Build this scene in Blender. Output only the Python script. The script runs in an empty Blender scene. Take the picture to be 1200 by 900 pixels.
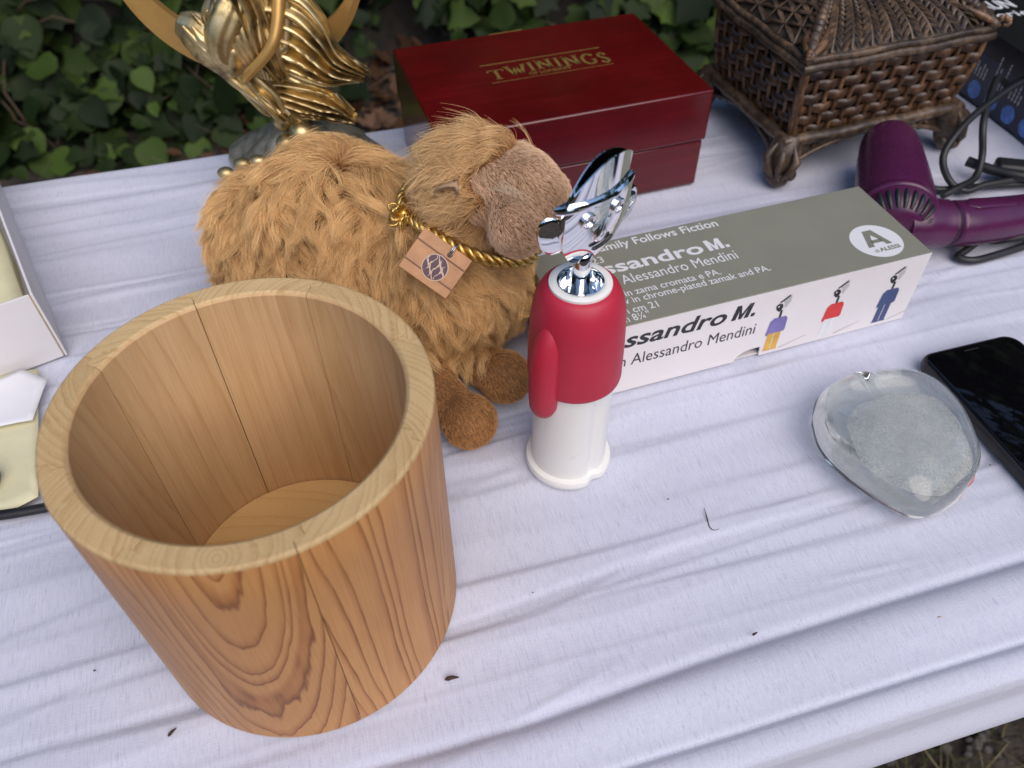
import bpy, bmesh, math, random
import numpy as np
from mathutils import Vector, Matrix, kdtree, noise

random.seed(7); rng = np.random.default_rng(7)
S = bpy.context.scene
COL = S.collection
R = math.radians

# ------------------------------------------------------------------ camera, world, sun, exposure
cam_d = bpy.data.cameras.new("camera"); cam = bpy.data.objects.new("camera", cam_d); COL.objects.link(cam)
FW = Vector((0, .67875, -.73438)); RT = Vector((1, -.0060, -.0055)).normalized()
RT = (RT - FW * RT.dot(FW)).normalized(); UP = RT.cross(FW)
m = Matrix((RT, UP, -FW)).transposed().to_4x4(); m.translation = (0, 0, .3824)
cam.matrix_world = m
cam_d.sensor_width = 36; cam_d.lens = 942.5 / 1200 * 36
cam_d.clip_start = .01; cam_d.clip_end = 400
cam_d.dof.use_dof = True; cam_d.dof.focus_distance = .43; cam_d.dof.aperture_fstop = 10
S.camera = cam

SUN_EL, SUN_AZ = R(50), R(152)          # azimuth measured from +Y towards +X
W = bpy.data.worlds.new("World"); S.world = W; W.use_nodes = True
wn = W.node_tree.nodes; wl = W.node_tree.links
sky = wn.new("ShaderNodeTexSky"); sky.sky_type = 'NISHITA'; sky.sun_disc = False
sky.sun_elevation = SUN_EL; sky.sun_rotation = SUN_AZ; sky.air_density = 1.0; sky.dust_density = .6; sky.ozone_density = 1.6
wl.new(sky.outputs[0], wn["Background"].inputs[0]); wn["Background"].inputs[1].default_value = .095
sd = bpy.data.lights.new("sun", 'SUN'); sd.energy = 1.35; sd.angle = R(60); sd.color = (1, .86, .74)
sun = bpy.data.objects.new("sun", sd); COL.objects.link(sun)
sdir = Vector((math.sin(SUN_AZ) * math.cos(SUN_EL), math.cos(SUN_AZ) * math.cos(SUN_EL), math.sin(SUN_EL)))
sun.rotation_euler = sdir.to_track_quat('Z', 'Y').to_euler()
S.view_settings.view_transform = 'Standard'; S.view_settings.look = 'None'
S.view_settings.exposure = 0.98; S.view_settings.gamma = 1
S.render.engine = 'CYCLES'
S.cycles.max_bounces = 16; S.cycles.transmission_bounces = 16; S.cycles.transparent_max_bounces = 16; S.cycles.diffuse_bounces = 4; S.cycles.glossy_bounces = 6
S.cycles.use_denoising = True

# ------------------------------------------------------------------ helpers
def rot(ax, deg): return Matrix.Rotation(R(deg), 4, ax)
def TR(x, y, z): return Matrix.Translation((x, y, z))

class MB:
    def __init__(s): s.v = []; s.f = []; s.m = []
    def add(s, V, F, mi=0, M=None):
        o = len(s.v)
        for p in V:
            p = Vector(p)
            s.v.append(tuple(M @ p if M else p))
        for f in F: s.f.append(tuple(i + o for i in f)); s.m.append(mi)
        return s
    def box(s, c, d, mi=0, M=None):
        x, y, z = c; a, b, e = d[0] / 2, d[1] / 2, d[2] / 2
        V = [(x + i * a, y + j * b, z + k * e) for k in (-1, 1) for j in (-1, 1) for i in (-1, 1)]
        return s.add(V, [(0, 2, 3, 1), (4, 5, 7, 6), (0, 1, 5, 4), (2, 6, 7, 3), (0, 4, 6, 2), (1, 3, 7, 5)], mi, M)
    def lathe(s, prof, seg=48, mi=0, M=None, rf=None, caps=True):
        V = []; F = []
        n = len(prof)
        for r, z in prof:
            for k in range(seg):
                a = 2 * math.pi * k / seg; q = r * (rf(a, z) if rf else 1)
                V.append((q * math.cos(a), q * math.sin(a), z))
        for i in range(n - 1):
            for k in range(seg):
                k2 = (k + 1) % seg
                F.append((i * seg + k, i * seg + k2, (i + 1) * seg + k2, (i + 1) * seg + k))
        if caps: F.append(tuple(range(seg))[::-1]); F.append(tuple((n - 1) * seg + k for k in range(seg)))
        return s.add(V, F, mi, M)
    def tube(s, pts, r, seg=8, mi=0, M=None, flat=1.0, closed=False, up=None):
        P = [Vector(p) for p in pts]; n = len(P)
        rr = r if hasattr(r, '__len__') else [r] * n
        V = []; F = []; prev = None
        for i in range(n):
            a = P[(i - 1) % n] if (closed or i > 0) else P[0]
            b = P[(i + 1) % n] if (closed or i < n - 1) else P[-1]
            t = (b - a)
            t = t.normalized() if t.length > 1e-12 else Vector((0, 0, 1))
            if up is not None: u = Vector(up)
            elif prev is not None: u = prev
            else: u = Vector((0, 0, 1)) if abs(t.z) < .9 else Vector((1, 0, 0))
            u = (u - t * u.dot(t))
            u = u.normalized() if u.length > 1e-9 else t.orthogonal().normalized()
            prev = u; w = t.cross(u)
            for k in range(seg):
                an = 2 * math.pi * k / seg
                V.append(P[i] + u * (math.cos(an) * rr[i] * flat) + w * (math.sin(an) * rr[i]))
        N = n if closed else n - 1
        for i in range(N):
            j = (i + 1) % n
            for k in range(seg):
                k2 = (k + 1) % seg
                F.append((i * seg + k, j * seg + k, j * seg + k2, i * seg + k2))
        if not closed:
            F.append(tuple(range(seg))); F.append(tuple((n - 1) * seg + k for k in range(seg))[::-1])
        return s.add(V, F, mi, M)
    def ell(s, c, r, seg=16, rings=10, mi=0, M=None):
        r = r if hasattr(r, '__len__') else (r, r, r)
        V = [(c[0], c[1], c[2] - r[2])]; F = []
        for i in range(1, rings):
            ph = -math.pi / 2 + math.pi * i / rings
            for k in range(seg):
                a = 2 * math.pi * k / seg
                V.append((c[0] + r[0] * math.cos(ph) * math.cos(a), c[1] + r[1] * math.cos(ph) * math.sin(a), c[2] + r[2] * math.sin(ph)))
        V.append((c[0], c[1], c[2] + r[2])); L = len(V) - 1
        for k in range(seg):
            k2 = (k + 1) % seg
            F.append((0, 1 + k2, 1 + k)); F.append((L, L - seg + k, L - seg + k2))
        for i in range(rings - 2):
            for k in range(seg):
                k2 = (k + 1) % seg
                F.append((1 + i * seg + k, 1 + i * seg + k2, 1 + (i + 1) * seg + k2, 1 + (i + 1) * seg + k))
        return s.add(V, F, mi, M)
    def prism(s, poly, z0, z1, mi=0, M=None):
        n = len(poly)
        V = [(x, y, z0) for x, y in poly] + [(x, y, z1) for x, y in poly]
        F = [tuple(range(n))[::-1], tuple(range(n, 2 * n))] + [(i, (i + 1) % n, n + (i + 1) % n, n + i) for i in range(n)]
        return s.add(V, F, mi, M)
    def mesh(s, name, mats, smooth=40):
        me = bpy.data.meshes.new(name); me.from_pydata(s.v, [], s.f)
        for mt in (mats if isinstance(mats, (list, tuple)) else [mats]): me.materials.append(mt)
        me.polygons.foreach_set('material_index', s.m)
        bm = bmesh.new(); bm.from_mesh(me); bmesh.ops.recalc_face_normals(bm, faces=bm.faces); bm.to_mesh(me); bm.free()
        if smooth:
            me.polygons.foreach_set('use_smooth', [True] * len(me.polygons)); me.set_sharp_from_angle(angle=R(smooth))
        me.update(); return me
    def build(s, name, mats, parent=None, smooth=40, bevel=0, sub=0, seg=2):
        o = bpy.data.objects.new(name, s.mesh(name, mats, smooth)); COL.objects.link(o)
        if parent: o.parent = parent
        if bevel:
            b = o.modifiers.new('bevel', 'BEVEL'); b.width = bevel; b.segments = seg; b.limit_method = 'ANGLE'; b.angle_limit = R(35)
        if sub:
            b = o.modifiers.new('subsurf', 'SUBSURF'); b.levels = sub; b.render_levels = sub
        return o

def tag(o, label=None, cat=None, group=None, kind=None):
    if label: o['label'] = label
    if cat: o['category'] = cat
    if group: o['group'] = group
    if kind: o['kind'] = kind
    return o
def thing(name, label, cat, loc=(0, 0, 0), rz=0, group=None):
    o = bpy.data.objects.new(name, None); COL.objects.link(o); o.empty_display_size = .02
    o.location = loc; o.rotation_euler = (0, 0, rz); return tag(o, label, cat, group)

class NT:
    def __init__(s, name):
        s.mat = bpy.data.materials.new(name); s.mat.use_nodes = True
        s.t = s.mat.node_tree; s.b = s.t.nodes["Principled BSDF"]; s.out = s.t.nodes["Material Output"]
    def n(s, typ, **kw):
        x = s.t.nodes.new(typ)
        for k, v in kw.items():
            if k.startswith('i_'): x.inputs[int(k[2:]) if k[2:].isdigit() else k[2:]].default_value = v
            else: setattr(x, k, v)
        return x
    def l(s, a, b): s.t.links.new(a, b)
    def set(s, **kw):
        for k, v in kw.items(): s.b.inputs[k.replace('_', ' ')].default_value = v
        return s
    def coord(s, scale=(1, 1, 1), rnd=0):
        c = s.n('ShaderNodeTexCoord'); mp = s.n('ShaderNodeMapping'); mp.inputs['Scale'].default_value = scale
        s.l(c.outputs['Object'], mp.inputs[0])
        if rnd:
            oi = s.n('ShaderNodeObjectInfo'); mm = s.n('ShaderNodeMath', operation='MULTIPLY', i_1=rnd)
            s.l(oi.outputs['Random'], mm.inputs[0]); s.l(mm.outputs[0], mp.inputs['Location'])
        return mp.outputs[0]
    def noise(s, vec, scale, detail=4, rough=.6, dist=0):
        x = s.n('ShaderNodeTexNoise'); x.inputs['Scale'].default_value = scale; x.inputs['Detail'].default_value = detail
        x.inputs['Roughness'].default_value = rough; x.inputs['Distortion'].default_value = dist
        s.l(vec, x.inputs['Vector']); return x.outputs['Fac']
    def ramp(s, fac, stops, interp='LINEAR'):
        x = s.n('ShaderNodeValToRGB'); x.color_ramp.interpolation = interp; e = x.color_ramp.elements
        while len(e) < len(stops): e.new(.5)
        for q, (p, c) in zip(e, stops):
            q.position = p; q.color = (*c, 1) if hasattr(c, '__len__') else (c, c, c, 1)
        s.l(fac, x.inputs[0]); return x.outputs[0]
    def bump(s, h, strength=.3, dist=.001):
        x = s.n('ShaderNodeBump'); x.inputs['Strength'].default_value = strength; x.inputs['Distance'].default_value = dist
        s.l(h, x.inputs['Height']); s.l(x.outputs[0], s.b.inputs['Normal']); return x

def simple(name, col, rough=.5, metal=0, var=.12, vs=60, bump=0, bs=400, **kw):
    t = NT(name); v = t.coord(rnd=3)
    c1 = tuple(max(0, x * (1 - var)) for x in col); c2 = tuple(min(1, x * (1 + var)) for x in col)
    t.l(t.ramp(t.noise(v, vs), [(.3, c1), (.7, c2)]), t.b.inputs['Base Color'])
    t.set(Roughness=rough, Metallic=metal)
    rr = t.n('ShaderNodeMapRange', i_3=rough * .85, i_4=min(1, rough * 1.2 + .01)); t.l(t.noise(v, vs * 2.3), rr.inputs[0]); t.l(rr.outputs[0], t.b.inputs['Roughness'])
    if bump: t.bump(t.noise(v, bs, 3), bump, .0005)
    for k, x in kw.items(): t.b.inputs[k.replace('_', ' ')].default_value = x
    return t.mat

# ------------------------------------------------------------------ materials
M = {}
def m_cloth():
    t = NT('white_cotton'); v = t.coord()
    def tc(sc):
        c = t.n('ShaderNodeTexCoord'); mp = t.n('ShaderNodeMapping'); mp.vector_type = 'TEXTURE'; mp.inputs['Rotation'].default_value = (0, 0, R(15.6)); mp.inputs['Scale'].default_value = tuple(1 / q for q in sc)
        t.l(c.outputs['Object'], mp.inputs[0]); return mp.outputs[0]
    a = t.noise(tc((150, 2200, 900)), 1, 3); b = t.noise(tc((1500, 110, 900)), 1, 4, .7)      # threads of the weave
    mx = t.n('ShaderNodeMath', operation='ADD'); t.l(a, mx.inputs[0]); t.l(b, mx.inputs[1])
    slub = t.ramp(b, [(.28, (.44, .45, .555)), (.42, (.57, .585, .69)), (.55, (.615, .63, .725)), (.75, (.655, .665, .75))])
    blot = t.ramp(t.noise(v, 9, 5), [(.3, (.93, .93, .93)), (.7, (1, 1, 1))])
    mul = t.n('ShaderNodeMix', data_type='RGBA', blend_type='MULTIPLY'); mul.inputs[0].default_value = 1
    t.l(slub, mul.inputs[6]); t.l(blot, mul.inputs[7]); t.l(mul.outputs[2], t.b.inputs['Base Color'])
    t.set(Roughness=.85); t.b.inputs['Sheen Weight'].default_value = .15
    t.bump(mx.outputs[0], .4, .0005)
    return t.mat
M['cloth'] = m_cloth()

def m_wood(name, c_early, c_late, c_mid, freq, rough, coat=0, rings=True, fine=1.0):
    """growth rings around a slightly leaning pith, a different one for every stave"""
    t = NT(name)
    tc = t.n('ShaderNodeTexCoord'); oi = t.n('ShaderNodeObjectInfo')
    sep = t.n('ShaderNodeSeparateXYZ'); t.l(tc.outputs['Object'], sep.inputs[0])
    def mth(op, a, b=None):
        x = t.n('ShaderNodeMath', operation=op)
        for i, q in enumerate((a, b)):
            if q is None: continue
            if hasattr(q, 'is_linked') or hasattr(q, 'node'): t.l(q, x.inputs[i])
            else: x.inputs[i].default_value = q
        return x.outputs[0]
    rnd = oi.outputs['Random']
    wn_ = t.n('ShaderNodeTexWhiteNoise', noise_dimensions='1D'); t.l(rnd, wn_.inputs['W'])
    rs = t.n('ShaderNodeSeparateColor'); t.l(wn_.outputs['Color'], rs.inputs[0])
    at = t.n('ShaderNodeAttribute', attribute_type='OBJECT', attribute_name='pith'); ps = t.n('ShaderNodeSeparateXYZ'); t.l(at.outputs['Vector'], ps.inputs[0])
    lean = ps.outputs[0]; off = ps.outputs[1]; x0 = ps.outputs[2]; lean2 = mth('MULTIPLY', mth('SUBTRACT', rs.outputs[1], .5), .10)
    big = t.noise(t.coord((7, 7, 2.4), rnd=9), 1, 2, .5)
    wob = mth('MULTIPLY', mth('SUBTRACT', big, .5), .026)
    x = mth('ADD', mth('ADD', mth('SUBTRACT', sep.outputs[0], x0), mth('MULTIPLY', sep.outputs[2], lean)), wob)
    y = mth('ADD', mth('ADD', sep.outputs[1], off), mth('MULTIPLY', sep.outputs[2], lean2))
    d = mth('SQRT', mth('ADD', mth('MULTIPLY', x, x), mth('MULTIPLY', y, y)))
    jag = mth('MULTIPLY', mth('SUBTRACT', t.noise(t.coord((120, 120, 14), rnd=5), 1, 3), .5), .0030)
    n1 = t.n('ShaderNodeTexNoise', noise_dimensions='1D'); n1.inputs['Scale'].default_value = 95; n1.inputs['Detail'].default_value = 2; t.l(mth('ADD', d, rnd), n1.inputs['W'])
    vary = mth('MULTIPLY', mth('SUBTRACT', n1.outputs['Fac'], .5), .011)
    ph = mth('FRACT', mth('MULTIPLY', mth('ADD', mth('ADD', d, jag), vary), freq))
    ring0 = t.ramp(ph, [(0, c_early), (.42, c_early), (.80, c_mid), (.93, c_late), (1, c_early)])
    mk = t.ramp(t.noise(t.coord((45, 45, 9), rnd=7), 1, 4, .6), [(.30, .45), (.58, 1.0)])
    rm = t.n('ShaderNodeMix', data_type='RGBA'); t.l(mk, rm.inputs[0]); rm.inputs[6].default_value = (*[(x * 2 + y) / 3 for x, y in zip(c_early, c_mid)], 1); t.l(ring0, rm.inputs[7]); ring = rm.outputs[2]
    fib = t.ramp(t.noise(t.coord((1400, 1400, 26), rnd=2), 1, 3), [(.25, (.84, .82, .79)), (.6, (1, 1, 1)), (.9, (1.05, 1.04, 1.02))])
    mul = t.n('ShaderNodeMix', data_type='RGBA', blend_type='MULTIPLY'); mul.inputs[0].default_value = fine
    t.l(ring, mul.inputs[6]); t.l(fib, mul.inputs[7])
    tone = t.ramp(rs.outputs[1], [(0, (.90, .88, .85)), (1, (1.06, 1.03, 1.0))])
    mul2 = t.n('ShaderNodeMix', data_type='RGBA', blend_type='MULTIPLY'); mul2.inputs[0].default_value = 1
    t.l(mul.outputs[2], mul2.inputs[6]); t.l(tone, mul2.inputs[7])
    stain = t.ramp(t.noise(t.coord((16, 16, 9), rnd=4), 1, 4, .6), [(.3, (.88, .84, .80)), (.62, (1, 1, 1))])
    mul3 = t.n('ShaderNodeMix', data_type='RGBA', blend_type='MULTIPLY'); mul3.inputs[0].default_value = 1
    t.l(mul2.outputs[2], mul3.inputs[6]); t.l(stain, mul3.inputs[7])
    t.l(mul3.outputs[2], t.b.inputs['Base Color'])
    t.set(Roughness=rough); t.b.inputs['Specular IOR Level'].default_value = .3; t.b.inputs['Coat Weight'].default_value = coat; t.b.inputs['Coat Roughness'].default_value = .35
    t.bump(t.noise(t.coord((1800, 1800, 40), rnd=2), 1, 3), .12, .0003)
    return t.mat
M['wood_out'] = m_wood('lacquered_stave', (.62, .325, .125), (.22, .080, .026), (.47, .21, .072), 270, .5, .08)
M['wood_rim'] = m_wood('bare_rim_wood', (.66, .49, .255), (.50, .335, .155), (.60, .42, .205), 300, .65)
M['wood_in'] = m_wood('inner_stave', (.66, .445, .235), (.57, .36, .175), (.63, .415, .21), 150, .65)
M['wood_floor'] = m_wood('pale_floor_wood', (.68, .46, .20), (.60, .385, .15), (.65, .43, .18), 120, .65)
M['tag_wood'] = simple('tag_wood', (.50, .255, .115), .55, var=.2, vs=90, bump=.1)
M['tag_stripe'] = simple('tag_dark_stripe', (.20, .09, .045), .6)
M['tag_ink'] = simple('tag_purple_ink', (.10, .055, .075), .6)
M['tag_pale'] = simple('tag_pale_line', (.60, .43, .30), .6)
M['steel'] = simple('steel', (.55, .55, .57), .25, 1)
M['chrome'] = simple('polished_chrome', (.90, .90, .90), .035, 1, var=.02)
M['gold_rope'] = simple('gold_lurex', (.72, .47, .14), .32, 1, var=.45, vs=900, bump=.5, bs=1500)
M['red_soft'] = simple('red_soft_touch', (.46, .018, .045), .48, var=.04, bump=.12, bs=1800)
M['white_abs'] = simple('white_plastic', (.80, .80, .76), .28, var=.02)
M['card_white'] = simple('white_printed_card', (.78, .74, .73), .42, var=.03, vs=25)
M['card_grey'] = simple('grey_green_print', (.235, .235, .185), .36, var=.07, vs=18)
M['card_kraft'] = simple('card_core', (.40, .30, .18), .8, var=.15)
M['card_lav'] = simple('white_carton', (.74, .72, .72), .6, var=.04, vs=20, bump=.08)
M['ink_white'] = simple('white_ink', (.74, .75, .76), .45, var=.02)
M['ink_black'] = simple('black_ink', (.018, .018, .02), .4)
M['ink_grey'] = simple('grey_ink', (.50, .48, .47), .45)
M['ink_purple'] = simple('purple_ink', (.20, .17, .42), .45, var=.2)
M['ink_yellow'] = simple('yellow_ink', (.68, .40, .06), .45, var=.2)
M['ink_red'] = simple('red_ink', (.62, .035, .035), .45, var=.2)
M['ink_blue'] = simple('blue_ink', (.05, .075, .19), .45, var=.2)
M['ink_bluelight'] = simple('bright_blue_ink', (.08, .20, .55), .4, var=.5, vs=220)
M['box_black'] = simple('black_gloss_card', (.012, .012, .014), .22)
M['box_navy'] = simple('navy_print', (.014, .018, .045), .3)
M['gold_print'] = simple('gold_foil', (.75, .52, .15), .3, .8, var=.25, vs=300)

def m_mahog():
    t = NT('red_mahogany_lacquer'); v = t.coord((5, 60, 60), rnd=3)
    n1 = t.noise(v, 3, 5, .6, .4)
    big = t.noise(t.coord(), 12, 4)
    c = t.ramp(n1, [(.25, (.085, .003, .0045)), (.55, (.105, .0035, .005)), (.8, (.135, .005, .0065))])
    d = t.ramp(big, [(.35, (.72, .68, .68)), (.7, (1.1, 1.05, 1.0))])
    mul = t.n('ShaderNodeMix', data_type='RGBA', blend_type='MULTIPLY'); mul.inputs[0].default_value = 1
    t.l(c, mul.inputs[6]); t.l(d, mul.inputs[7]); t.l(mul.outputs[2], t.b.inputs['Base Color'])
    scr = t.ramp(t.noise(t.coord((300, 18, 40)), 1, 5, .7), [(.58, .16), (.78, .24)])
    t.l(scr, t.b.inputs['Roughness']); t.b.inputs['Coat Weight'].default_value = .25; t.b.inputs['Coat Roughness'].default_value = .12
    return t.mat
M['mahog'] = m_mahog()
M['groove'] = simple('dark_groove', (.012, .004, .004), .8)

def m_wicker(name, a, b, c, sc=140):
    t = NT(name); v = t.coord(rnd=6)
    n1 = t.noise(v, sc, 5, .65); n2 = t.noise(v, 28, 4)
    mx = t.n('ShaderNodeMath', operation='MULTIPLY'); t.l(n1, mx.inputs[0]); t.l(n2, mx.inputs[1])
    t.l(t.ramp(mx.outputs[0], [(.14, a), (.27, b), (.42, c)]), t.b.inputs['Base Color'])
    t.set(Roughness=.42); t.b.inputs['Coat Weight'].default_value = .1; t.bump(n1, .3, .0006)
    return t.mat
M['weave'] = m_wicker('antiqued_brown_resin', (.012, .007, .004), (.052, .025, .012), (.16, .075, .030))
M['stake'] = m_wicker('antiqued_ochre_resin', (.035, .017, .009), (.115, .056, .025), (.27, .15, .070))
M['bronze'] = m_wicker('antiqued_grey_bronze', (.020, .014, .009), (.075, .048, .029), (.20, .125, .070))
M['dark_in'] = simple('dark_backing', (.014, .008, .005), .9, Specular_IOR_Level=.05)

def m_gold():
    t = NT('antique_gold'); v = t.coord()
    n1 = t.noise(v, 60, 5, .6)
    t.l(t.ramp(n1, [(.34, (.20, .15, .08)), (.46, (.56, .43, .21)), (.62, (.84, .68, .37))]), t.b.inputs['Base Color'])
    t.l(t.ramp(n1, [(.3, .52), (.7, .38)]), t.b.inputs['Roughness']); t.set(Metallic=1)
    return t.mat
M['gold'] = m_gold()
M['gold_flat'] = simple('satin_gold', (.66, .39, .12), .42, .75, var=.1, vs=40)
M['pewter'] = simple('grey_stone_paint', (.34, .32, .25), .38, .5, var=.5, vs=110, bump=.7, bs=160)

M['purple'] = simple('purple_plastic', (.075, .011, .052), .26, var=.12, vs=40)
M['purple_dark'] = simple('dark_purple_plastic', (.028, .004, .022), .4)
M['black_rubber'] = simple('black_rubber', (.014, .014, .015), .45, bump=.1)
M['phone_glass'] = simple('phone_glass', (.003, .003, .004), .03, var=0)
M['phone_case'] = simple('phone_case', (.014, .013, .015), .45)
M['yellow_paper'] = simple('pale_yellow_paper', (.72, .68, .44), .7, var=.06)
M['white_paper'] = simple('white_paper', (.78, .78, .80), .7, var=.04)
M['twig'] = simple('dark_twig', (.05, .028, .015), .8, var=.4)

def m_glass():
    t = NT('clear_glass'); t.set(Roughness=.02, IOR=1.48); t.b.inputs['Base Color'].default_value = (.95, .985, .925, 1)
    t.b.inputs['Transmission Weight'].default_value = 1
    return t.mat
M['glass'] = m_glass()
def m_frost():
    t = NT('frosted_glass_core'); v = t.coord()
    f = t.noise(v, 900, 3, .7); g = t.noise(v, 32, 5, .65)
    t.l(t.ramp(f, [(.35, (.9, .92, .9)), (.55, (1, 1, 1)), (.75, (1, 1, 1))]), t.b.inputs['Base Color'])
    t.set(Roughness=.4, IOR=1.3)
    tr = t.n('ShaderNodeBsdfTransparent'); mx = t.n('ShaderNodeMixShader')
    sp = t.ramp(f, [(.36, .60), (.60, 1)]); cv = t.n('ShaderNodeMath', operation='MULTIPLY'); t.l(t.ramp(g, [(.34, .16), (.64, .66)]), cv.inputs[0]); t.l(sp, cv.inputs[1]); t.l(cv.outputs[0], mx.inputs[0])
    tl = t.n('ShaderNodeBsdfTranslucent'); m2 = t.n('ShaderNodeMixShader', i_0=.1); tl.inputs[0].default_value = (.95, .97, .96, 1); t.l(t.b.outputs[0], m2.inputs[1]); t.l(tl.outputs[0], m2.inputs[2])
    t.l(tr.outputs[0], mx.inputs[1]); t.l(m2.outputs[0], mx.inputs[2]); t.l(mx.outputs[0], t.out.inputs[0])
    t.bump(f, .2, .0004)
    return t.mat
M['frost'] = m_frost()

def m_leaf(name, a, b):
    t = NT(name); oi = t.n('ShaderNodeObjectInfo'); v = t.coord(rnd=20)
    g = t.n('ShaderNodeNewGeometry')
    ad = t.n('ShaderNodeMath', operation='ADD'); t.l(oi.outputs['Random'], ad.inputs[0]); t.l(g.outputs['Random Per Island'], ad.inputs[1])
    fr = t.n('ShaderNodeMath', operation='FRACT'); t.l(ad.outputs[0], fr.inputs[0])
    c = t.ramp(fr.outputs[0], [(0, a), (.62, tuple(x * .7 + y * .3 for x, y in zip(a, b))), (.88, b), (1, tuple(x * 1.6 for x in b))])
    d = t.ramp(t.noise(v, 40, 3), [(.3, (.8, .8, .8)), (.7, (1.1, 1.1, 1.1))])
    mul = t.n('ShaderNodeMix', data_type='RGBA', blend_type='MULTIPLY'); mul.inputs[0].default_value = 1
    t.l(c, mul.inputs[6]); t.l(d, mul.inputs[7]); t.l(mul.outputs[2], t.b.inputs['Base Color'])
    t.set(Roughness=.62); t.b.inputs['Specular IOR Level'].default_value = .22
    ts = t.n('ShaderNodeBsdfTranslucent'); mx = t.n('ShaderNodeMixShader', i_0=.2); t.l(mul.outputs[2], ts.inputs[0])
    t.l(t.b.outputs[0], mx.inputs[1]); t.l(ts.outputs[0], mx.inputs[2]); t.l(mx.outputs[0], t.out.inputs[0])
    return t.mat
M['leaf'] = m_leaf('ivy_leaf', (.007, .016, .004), (.042, .074, .012))
M['dead_leaf'] = m_leaf('dead_leaf', (.07, .035, .018), (.15, .085, .05))
M['grass'] = m_leaf('dry_grass', (.07, .075, .03), (.22, .19, .10))
def m_soil():
    t = NT('dark_soil'); v = t.coord()
    t.l(t.ramp(t.noise(v, 22, 8, .7), [(.3, (.014, .011, .008)), (.5, (.05, .041, .032)), (.72, (.12, .10, .085))]), t.b.inputs['Base Color'])
    t.set(Roughness=.95); t.bump(t.noise(v, 60, 6), .8, .02); return t.mat
M['soil'] = m_soil()
M['bank'] = simple('dark_humus', (.014, .011, .008), .95, var=.5, vs=30)
M['stem'] = simple('brown_stem', (.06, .04, .025), .8, var=.3)
M['table_top'] = simple('grey_table_plastic', (.5, .5, .5), .5)
M['table_leg'] = simple('grey_table_steel', (.25, .25, .26), .4, .8)

# ------------------------------------------------------------------ ground (table surface is z = 0, ground is z = -0.74)
GZ = -.74
def ground():
    xs = np.concatenate([-np.geomspace(120, 3, 14), np.linspace(-2.6, 2.6, 131), np.geomspace(3, 120, 14)])
    ys = np.concatenate([-np.geomspace(120, 1.2, 14), np.linspace(-1, 4, 126), np.geomspace(4.4, 120, 14)])
    V = []; F = []
    for y in ys:
        for x in xs:
            z = GZ + .018 * noise.noise((x * 3, y * 3, 0)) + .012 * noise.noise((x * 11, y * 11, 4))
            V.append((x, y, z))
    nx = len(xs)
    for j in range(len(ys) - 1):
        for i in range(nx - 1): F.append((j * nx + i, j * nx + i + 1, (j + 1) * nx + i + 1, (j + 1) * nx + i))
    o = MB().add(V, F).build('ground', M['soil'], smooth=180); o['kind'] = 'structure'
ground()

# ------------------------------------------------------------------ ivy bank behind the table
def bank_pt(x, s):
    """profile of the bank: s metres up from its foot"""
    y0 = 1.98 + .14 * math.sin(1.7 * x + .6) + .05 * math.sin(5.1 * x) - .10 * max(0, -x - .5) + .25 * math.exp(-((x + .32) / .22) ** 2)
    t = s
    y = y0 + .70 * t - .10 * t * t if t < 2.2 else y0 + .70 * 2.2 - .10 * 4.84 + (t - 2.2) * .1
    z = GZ - .02 + .66 * t + .15 * t * t if t < 2.2 else GZ - .02 + .66 * 2.2 + .15 * 4.84 + (t - 2.2)
    b = .07 * noise.noise((x * 1.8, s * 1.8, 3))
    return Vector((x, y - b, z + .5 * b))
def bank():
    V = []; F = []; nx = 61; ns = 41
    for j in range(ns):
        for i in range(nx): V.append(bank_pt(-4 + 8 * i / (nx - 1), 3.6 * j / (ns - 1)) + Vector((0, .09, -.07)))
    for j in range(ns - 1):
        for i in range(nx - 1): F.append((j * nx + i, j * nx + i + 1, (j + 1) * nx + i + 1, (j + 1) * nx + i))
    o = MB().add(V, F).build('bank_soil', M['bank'], smooth=180); o['kind'] = 'structure'; o.name = 'bank'
bank()

LEAF_OUT = [
    [(0, 0), (.28, -.10), (.50, .05), (.40, .22), (.62, .42), (.34, .50), (.30, .72), (0, 1.05)],       # lobed ivy
    [(0, 0), (.25, .02), (.42, .20), (.47, .42), (.38, .66), (.20, .88), (0, 1.05)],                      # rounded
    [(0, 0), (.30, -.06), (.46, .10), (.40, .30), (.52, .50), (.30, .62), (0, 1.0)],
]
def leaf_arrays(k, fold=.25, droop=.18):
    hf = LEAF_OUT[k]; n = len(hf)
    V = []; F = []
    for x, y in hf: V.append((0, y, -droop * y * y))            # midrib, rises then droops
    for sgn in (1, -1):
        for x, y in hf: V.append((sgn * x, y, abs(x) * fold - droop * y * y + .05 * math.sin(9 * y)))
    for i in range(n - 1):
        F.append((i, n + i, n + i + 1, i + 1)); F.append((i, i + 1, 2 * n + i + 1, 2 * n + i))
    # first and last are shared points in effect (zero width); drop degenerate corners
    F2 = []
    for f in F:
        pts = []; seen = set()
        for q in f:
            key = tuple(round(c, 5) for c in V[q])
            if key not in seen: seen.add(key); pts.append(q)
        if len(pts) > 2: F2.append(tuple(pts))
    return np.array(V), F2
LEAVES = [leaf_arrays(k) for k in range(3)]

def project(p):
    d = Vector(p) - cam.matrix_world.translation; z = d.dot(FW)
    return 600 + 942.5 * d.dot(RT) / z, 450 - 942.5 * d.dot(UP) / z, z

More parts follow.
